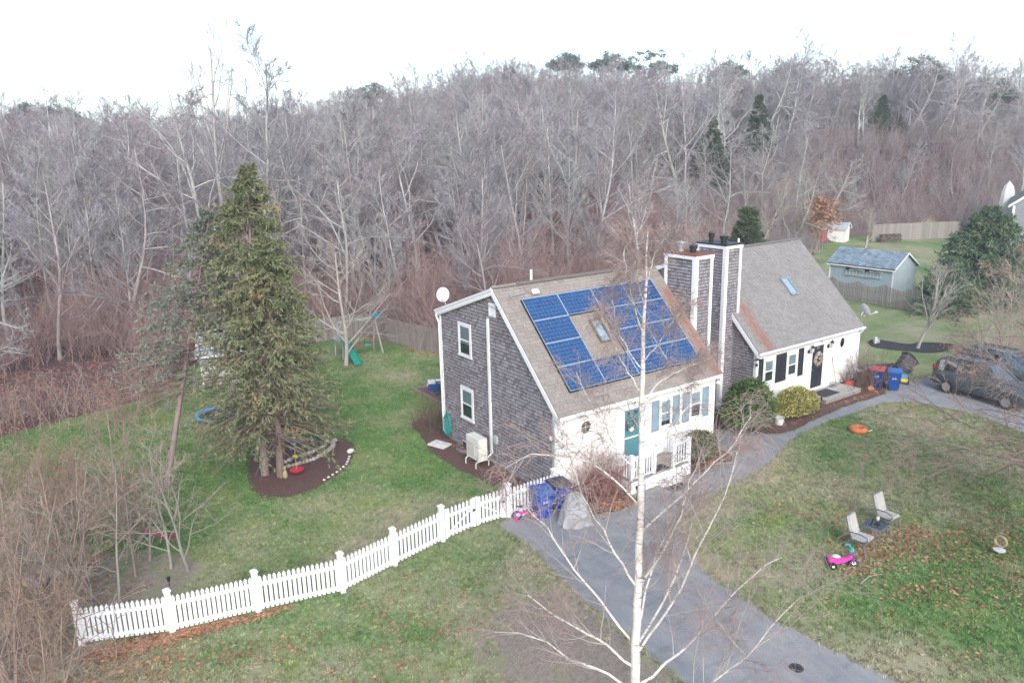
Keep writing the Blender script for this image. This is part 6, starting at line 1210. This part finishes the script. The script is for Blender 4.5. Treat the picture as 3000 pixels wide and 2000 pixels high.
# trampoline, swing set
tp = thing('trampoline', 'small blue rimmed trampoline on the lawn behind the leaning spruce', 'trampoline', (-7.3, 16.5, 0)); MB().lathe([(.86, 0), (.86, .01)], (0, 0, .28), 28).build('mat', BLACK, tp); MB().lathe([(.01, 0), (.22, 0), (.22, .004)], (0, 0, .292), 6).build('badge', WHP, tp); MB().ring((0, 0, .29), .98, .085, 'z', 32, 6).build('pad', M('sky_blue_pad', (.10, .34, .55), .6), tp)
for k in range(6): a = k*math.pi/3; MB().tube([(math.cos(a)*.98, math.sin(a)*.98, .28), (math.cos(a)*.98, math.sin(a)*.98, 0)], .02, 6).build('leg', GREYM, tp)
for x in (-.5, .2): MB().tube([(x, .95, .3), (x, 1.0, 1.0)], .025, 8).build('handle_post', M('foam_orange', (.5, .24, .12), .8), tp)
sw = thing('swing_set', 'wooden swing set with green slide before the back fence', 'swing set', (2.6, 23.4, 0)); GSL = M('green_slide', (.02, .26, .18), .4)
for x, y in ((-1.0, .6), (-1.0, -.6), (1.6, .7), (1.6, -.7)): MB().tube([(x*1.0, y, 0), (x*.92, 0 if x > 0 else y, 2.2 if x > 0 else 1.3)], .05, 6).build('leg', GREYSHED, sw)
MB().beam((-1.0, 0, 2.2), (1.6, 0, 2.2), .09, .12).build('top_beam', GREYSHED, sw); MB().beam((-1.0, 0, 1.25), (-.98, 0, 2.2), .09, .09).build('upright', GREYSHED, sw); MB().box((-1.2, -.55, 1.15), (-.5, .55, 1.22)).build('platform', GREYSHED, sw)
V = []; F = []
for i in range(9):
    t = i/8; y = -.5-2.0*t; z = 1.2*(1-t)**1.1+.08+.1*t*t*(1-t)*2; V += [(-1.1, y, z+.14), (-1.06, y, z), (-.62, y, z), (-.58, y, z+.14)]
for i in range(8):
    for k in range(3): F.append((i*4+k, i*4+k+1, i*4+5+k, i*4+4+k))
s = MB().add(V, F).build('slide', GSL, sw, fix=False); md = s.modifiers.new('thick', 'SOLIDIFY'); md.thickness = .02
for x, mt in ((.2, REDL), (.9, TEALP)): MB().tube([(x-.2, 0, 2.15), (x-.2, 0, .55)], .008, 4).tube([(x+.2, 0, 2.15), (x+.2, 0, .55)], .008, 4).build('swing_rope', BLACK, sw); MB().box((x-.22, -.1, .5), (x+.22, .1, .55)).build('swing_seat', mt, sw)
MB().box((1.3, -.3, 2.15), (1.8, .3, 2.4)).build('canopy', M('blue_cloth', (.04, .28, .4), .7), sw)
# stones round the spruce bed
STONE = M('field_stone', (.50, .46, .40), .9, (.34, .31, .275), 3, .25, bump=.4); rg = random.Random(12)
sw_ = thing('stone_border', 'curved double row of pale field stones in the spruce bed', 'stone border')
arcs = ([(-6.55, 8.85), (-6.0, 8.85), (-5.4, 8.95), (-4.8, 9.3), (-4.3, 9.85), (-4.0, 10.4)], [(-6.5, 9.35), (-5.9, 9.6), (-5.2, 9.75), (-4.6, 10.05), (-4.25, 10.55)])
for arc in arcs:
    q = resample([(x, y, 0) for x, y in arc], 22 if arc is arcs[0] else 15)
    for p in q: m = MB().blob((0, 0, 0), (rg.uniform(.08, .14), rg.uniform(.07, .12), rg.uniform(.06, .1)), 8, 5, .14, rg); m.build('stone', STONE, sw_, loc=(p[0]+rg.uniform(-.03, .03), p[1]+rg.uniform(-.03, .03), .06), rot=(0, 0, rg.uniform(0, 3)))
se = thing('pebble_edging', 'spaced small white stones along the lawn side of the spruce bed', 'stone edging')
for p in resample([(-5.9, 6.75, 0), (-5.2, 7.15, 0), (-4.6, 7.65, 0), (-4.2, 8.3, 0)], 10): MB().blob((0, 0, 0), (.06, .045, .04), 7, 4, .15, rg).build('stone', M('white_pebble', (.66, .65, .62), .9), se, loc=(p[0], p[1], .04))
rk = MB().blob((0, 0, 0), (.16, .12, .1), 10, 6, .12, rg).build('white_rock', M('white_pebble', (.66, .65, .62)), None, loc=(-3.95, 8.75, .08)); tag(rk, 'largest white rock at the lawn corner of the spruce bed', 'rock')
ct = thing('cat_figure', 'small tan cat figure sitting at the foot of the spruce', 'figurine', (-7.0, 7.95, .02), R(150)); CATM = M('tan_ceramic', (.42, .34, .20), .6)
MB().lathe([(.09, 0), (.12, .08), (.1, .2), (.06, .3), (.05, .33)], (0, 0, 0), 12, .85, 1).build('body', CATM, ct, smooth=True); MB().blob((0, .02, .4), (.075, .08, .07), 10, 6).add([(-.06, .02, .44), (-.02, .02, .46), (-.05, .02, .53)], [(0, 1, 2)]).add([(.06, .02, .44), (.02, .02, .46), (.05, .02, .53)], [(0, 1, 2)]).build('head', CATM, ct, smooth=True); MB().tube([(.1, -.05, .03), (.17, .05, .03), (.14, .14, .04)], .02, 6).build('tail', CATM, ct)
ds = thing('disc_swing', 'red disc swing hanging on a rope with coloured discs under the spruce', 'swing', (-6.6, 7.75, .3)); MB().lathe([(.05, .0), (.26, -.01), (.27, .03), (.06, .06)], (0, 0, 0), 18).build('seat', M('red_disc', (.62, .02, .05), .4), ds, smooth=True); MB().tube([(0, 0, 0), (0, .02, 1.6), (.05, .3, 3.2)], .012, 6).build('rope', M('tan_rope', (.45, .36, .2), .9), ds)
for z, mt in ((.55, YEL), (1.05, M('disc_blue', (.1, .35, .55), .4)), (1.3, M('disc_peach', (.6, .4, .3), .4)), (1.55, M('disc_orange', (.62, .28, .06), .4))): MB().lathe([(.02, 0), (.1, .01), (.1, .04), (.02, .06)], (0, .02, z), 12).build('foot_disc', mt, ds, smooth=True)
hm = thing('hammock_strap', 'magenta folded hammock strap slung between two saplings', 'hammock', (-11.72, 3.6, 0)); MB().tube([(0, 0, .98), (-.4, .45, .9), (-.8, .95, 1.05)], [.03, .05, .03], 6).build('cloth', M('magenta_cloth', (.30, .03, .12), .7), hm); MB().tube([(0, 0, .88), (-.35, .42, .84), (-.8, .95, 1.0)], .025, 6).build('strap', M('magenta_cloth', (.3, .03, .12)), hm)
rg = random.Random(31)
for k, (x, y, rz, l, lab) in enumerate(((-15.1, 5.5, 20, .7, 'cut log lying topmost in the leaves at lower left'), (-15.2, 5.1, 60, .6, 'thick cut log end facing the fence in the leaf heap'), (-15.5, 4.7, 100, .8, 'cut log lying lowest in the leaf heap'), (-14.8, 5.0, -30, .5, 'short pale log right of the others'), (-15.6, 5.3, 75, .6, 'cut log half hidden left of the others'))):
    l_ = thing('cut_log', lab, 'log', (x, y, .16), R(rz)); MB().tube([(-l/2, 0, 0), (l/2, 0, 0)], .15, 10).build('bark', PALE, l_); 
    for s in (-1, 1): MB().tube([(s*l/2, 0, 0), (s*(l/2+.004), 0, 0)], .135, 10).build('cut_face', M('cut_wood', (.55, .42, .26), .8), l_)
def stake(label, loc):
    s = thing('path_light', label, 'lamp', loc); MB().tube([(0, 0, 0), (0, 0, .42)], .012, 6).build('stake', BLACK, s); MB().lathe([(.035, .42), (.05, .52), (.07, .53), (.02, .57)], (0, 0, 0), 10).build('lamp_head', BLACK, s)
stake('black path light in front of the plank platform', (15.95, .0, .0)); stake('black path light in the bare soil behind the picket fence', (-12.35, 2.05, 0)); stake('black path light left of the porch post', (2.35, -1.75, .0))
bu = thing('bucket', 'white bucket with green rim contents beside the rhododendron', 'bucket', (12.6, -.15, .02)); MB().lathe([(.17, 0), (.21, .32), (.22, .34), (.19, .335), (.16, .06)], (0, 0, 0), 18).build('tub', WHP, bu); MB().lathe([(.17, .2), (.16, .22)], (0, 0, 0), 12).build('contents', M('green_lid', (.03, .3, .14), .5), bu)
pk_ = thing('pumpkin', 'small orange pumpkin on the leaves by the dried shrub', 'pumpkin', (20.1, .0, .14)); V = MB().blob((0, 0, 0), (.17, .17, .14), 16, 8)
V.v = [(x*(1+.06*math.cos(8*math.atan2(y, x))), y*(1+.06*math.cos(8*math.atan2(y, x))), z) for x, y, z in V.v]; V.build('fruit', M('pumpkin_orange', (.55, .24, .10), .6), pk_, smooth=True); MB().tube([(0, 0, .12), (.02, 0, .2)], .02, 6).build('stem', GTW, pk_)
br2 = thing('shovel', 'long handled shovel leaning on the white wall right of the black door', 'shovel', (18.9, 1.15, .24)); MB().tube([(0, 0, .2), (-.1, .22, 1.35)], .016, 6).build('handle', M('shovel_wood', (.35, .3, .22), .7), br2); MB().tube([(-.1, .22, 1.3), (-.12, .24, 1.5)], .02, 6).build('grip', BLACK, br2); MB().add([(-.1, 0, .22), (.1, 0, .22), (.09, -.06, 0), (-.09, -.06, 0)], [(0, 1, 2, 3)]).build('blade', GREYM, br2, fix=False)
tb = thing('toolbox', 'red plastic box with teal base on the far end of the plank platform', 'box', (19.75, .9, .02), R(15)); bevel(MB().box((-.26, -.16, .12), (.26, .16, .36)).build('lid', REDL, tb), .02); bevel(MB().box((-.26, -.17, 0), (.26, .17, .12)).build('base', TEALP, tb), .02)
for x, lab in ((0, 'clear glass jar by the wall, nearer the black door'), (.2, 'clear glass jar by the wall, nearer the leaning shovel')):
    tg = thing('glass_jar', lab, 'jar', (18.5+x, 1.15, .237)); MB().lathe([(.07, 0), (.08, .1), (.07, .2), (.05, .23)], (0, 0, 0), 12).build('jar', glass('jar_glass%d' % int(x*10), (.85, .9, .9), .15), tg); MB().lathe([(.055, .23), (.055, .255)], (0, 0, 0), 12).build('lid', GREYM, tg)
rg = random.Random(41)
ty_ = thing('toy_heap', 'heap of pale and teal toys on the dark mulch behind the bins', 'toys', (23.0, 1.6, .02))
for k in range(16): bevel(MB().box((-.12, -.08, 0), (.12, .08, .1)).build('toy', [WHP, TEALP, M('disc_blue', (.1, .35, .55)), REDL, WHP][k % 5], ty_, loc=(rg.uniform(-.9, .9), rg.uniform(-.5, .5), rg.uniform(.02, .2)), rot=(rg.uniform(-.4, .4), rg.uniform(-.4, .4), rg.uniform(0, 3))), .02)
rt_ = thing('ride_on_toy', 'yellow and white ride-on toy behind the blue lidded bin', 'toy', (22.6, -.35, .02), R(30)); bevel(MB().box((-.35, -.18, .12), (.3, .18, .3)).build('body', YEL, rt_), .05); bevel(MB().box((-.3, -.16, .3), (.0, .16, .5)).build('seat', M('sky_blue_pad', (.1, .34, .55)), rt_), .04)
for x in (-.25, .22):
    for y in (-.2, .2): MB().tube([(x, y-.03, .12), (x, y+.03, .12)], .12, 12).build('wheel', TYRE, rt_)
for k, (x, y, lab, mt) in enumerate(((27.4, 6.6, 'white toy arch lying in the leaves beyond the right house', WHP), (29.2, 4.9, 'pale grey garden figure beside the small bare tree', M('grey_label', (.45, .5, .5))))):
    q = thing('lawn_ornament', lab, 'ornament', (x, y, 0)); MB().ring((0, 0, .05), .32 if k == 0 else .2, .06, 'z' if k == 0 else 'y', 18, 6).build('ring', mt, q); MB().lathe([(.12, 0), (.16, .2), (.08, .4)], (.3 if k == 0 else 0, .1, 0), 10).build('body', mt, q, smooth=True)
hn = thing('hanging_feeder', 'white crescent feeder hanging from the right-hand bare tree', 'bird feeder', (8.3, -11.0, .5)); MB().lathe([(.02, -.32), (.16, -.3), (.17, -.28), (.02, -.27)], (0, 0, 0), 14).build('tray', WHP, hn); MB().ring((0, 0, .0), .16, .035, 'x', 18, 6).build('crescent', M('tan_ceramic', (.42, .34, .2)), hn); MB().tube([(0, 0, -.28), (0, 0, .9)], .006, 4).build('wire', GREYM, hn)
for k, (a, b_, lab) in enumerate((((3.3, -5.2), (3.9, -5.3), 'short pale stick on the lawn by the path'), ((3.6, -9.4), (4.6, -9.5), 'thin bent stick on the grass below the tricycle'), ((6.3, -6.4), (6.0, -5.8), 'pale curved twig on the lawn before the chairs'))):
    s = MB().tube([(*a, .04), ((a[0]+b_[0])/2+.05, (a[1]+b_[1])/2+.1, .06), (*b_, .04)], [.014, .012, .006], 6).build('fallen_stick', PALE); tag(s, lab, 'stick')
# ================================================================== cars
CARG = glass('car_glass', (.12, .22, .24), .4)
def car(name, label, loc, rz, paint, L=4.5, W=1.84, H=1.66, spare=False, hood=.3):
    c = thing(name, label, 'car', loc, rz); h2 = W/2
    S_ = [(-.5, .55, .85, .86, .82), (-.485, .4, .95, 1.0, .93), (-.45, .33, 1.0, H*.93, .97), (-.36, .3, 1.03, H, 1), (-.1, .28, 1.03, H, 1), (.02, .28, 1.02, H*.975, 1), (.1, .28, 1.0, H*.88, 1), (.2, .28, .98, 1.02, 1), (.36, .3, .9, .93, .98), (.45, .34, .8, .82, .94), (.49, .42, .7, .72, .86), (.5, .5, .6, .62, .8)]
    V = []; F = []
    for (t, zb, zs, zt, w) in S_:
        x = t*L; hw = h2*w; tw = hw*.78 if zt > zs+.15 else hw*.86; zt2 = max(zt, zs+.01)
        V += [(x, -hw*.92, zb), (x, -hw, zb+.18), (x, -hw, zs-.08), (x, -hw*.96, zs), (x, -tw, zt2-.03), (x, -tw*.8, zt2), (x, tw*.8, zt2), (x, tw, zt2-.03), (x, hw*.96, zs), (x, hw, zs-.08), (x, hw, zb+.18), (x, hw*.92, zb)]
    k_ = 12
    for i in range(len(S_)-1):
        for k in range(k_): F.append((i*k_+k, i*k_+(k+1) % k_, (i+1)*k_+(k+1) % k_, (i+1)*k_+k))
    F += [tuple(range(k_-1, -1, -1)), tuple((len(S_)-1)*k_+k for k in range(k_))]
    MB().add(V, F).build('body', paint, c, smooth=True); A = np.array(V).reshape(len(S_), k_, 3)
    def pane(i0, i1, side, a0=.1, a1=.9, f0=.12, f1=.88, name='window'):
        k0, k1 = (3, 4) if side < 0 else (8, 7); q = []
        for (i, j, fx, fz) in ((i0, i1, a0, f0), (i0, i1, a1, f0), (i0, i1, a1, f1), (i0, i1, a0, f1)):
            lo = A[i, k0]*(1-fx)+A[j, k0]*fx; hi = A[i, k1]*(1-fx)+A[j, k1]*fx; p = lo*(1-fz)+hi*fz; p = p+np.array([0, side*.012, .004]); q.append(tuple(p))
        MB().add(q, [(0, 1, 2, 3)]).build(name, CARG, c, fix=False)
    for sd_ in (-1, 1): pane(2, 3, sd_, .25, .95); pane(3, 4, sd_, .04, .48); pane(3, 4, sd_, .52, .97); pane(4, 6, sd_, .04, .8)
    def cross(i0, i1, k0, k1, name, off, f0=.1, f1=.9):
        q = [A[i0, k0]*(1-f0)+A[i1, k0]*f0, A[i0, k1]*(1-f0)+A[i1, k1]*f0, A[i0, k1]*(1-f1)+A[i1, k1]*f1, A[i0, k0]*(1-f1)+A[i1, k0]*f1]; MB().add([tuple(p+np.array(off)) for p in q], [(0, 1, 2, 3)]).build(name, CARG, c, fix=False)
    cross(6, 7, 5, 6, 'windshield', (.01, 0, .012), -.5, .92); cross(1, 2, 5, 6, 'rear_window', (-.012, 0, .01), .25, .92)
    for x in (-.31*L, .31*L):
        for s in (-1, 1):
            w = MB().tube([(x, s*(h2-.2), .34), (x, s*(h2+.01), .34)], .34, 20).build('wheel', TYRE, c); MB().tube([(x, s*(h2-.01), .34), (x, s*(h2+.02), .34)], .21, 14).build('rim', GREYM, w)
    for s in (-1, 1):
        MB().box((-.5*L-.02, s*h2*.72-.1, .95), (-.46*L, s*h2*.72+.1, 1.28)).build('taillight', M('tail_red', (.55, .04, .02), .25), c); MB().box((.47*L, s*h2*.6-.16, .62), (.5*L, s*h2*.6+.16, .76)).build('headlight', M('lamp_clear', (.7, .72, .74), .15), c)
        MB().box((.08*L, s*(h2+.02)-.07, 1.05), (.08*L+.13, s*(h2+.02)+.07, 1.2)).build('mirror', paint, c); MB().box((-.37*L, s*h2*.66-.02, H+.01), (.0, s*h2*.66+.02, H+.05)).build('roof_rail', BLACK, c)
    MB().box((-.52*L, -h2*.85, .42), (-.48*L, h2*.85, .62)).build('bumper', DGREY, c); MB().box((-.515*L, -.26, .75), (-.498*L, .26, .87)).build('licence_plate', WHP, c)
    if spare: w = MB().tube([(-.5*L-.22, .1, 1.0), (-.5*L-.02, .1, 1.0)], .36, 20).build('spare_wheel', TYRE, c); MB().tube([(-.5*L-.235, .1, 1.0), (-.5*L-.2, .1, 1.0)], .2, 14).build('rim', DGREY, w)
    return c
CP1 = M('dark_grey_paint', (.10, .125, .14), .25, (.085, .11, .125), 1, metal=.5, spec=.6); CP2 = M('blue_grey_paint', (.10, .19, .23), .25, (.09, .17, .21), 1, metal=.5, spec=.6)
car('parked_car', 'dark grey off-roader with rear spare wheel parked nearest the lawn', (23.3, -4.0, .014), R(-97), CP1, 4.6, 1.86, 1.74, True); car('parked_car', 'blue-grey car parked on the far side of the off-roader', (26.7, -3.6, .014), R(-95), CP2, 4.7, 1.84, 1.62)
# ================================================================== air
hz, n, b = newmat('haze'); n.nodes.remove(b); pv = n.nodes.new('ShaderNodeVolumePrincipled'); pv.inputs['Color'].default_value = (.86, .91, 1, 1); pv.inputs['Density'].default_value = .0011; pv.inputs['Anisotropy'].default_value = .2
n.links.new(pv.outputs[0], n.nodes[0].inputs['Volume'])
tag(MB().box((-1450, -950, -1), (1450, 1450, 46)).build('haze', hz), 'thin pale winter haze over the whole place', 'haze', kind='stuff')
S.cycles.volume_bounces = 0
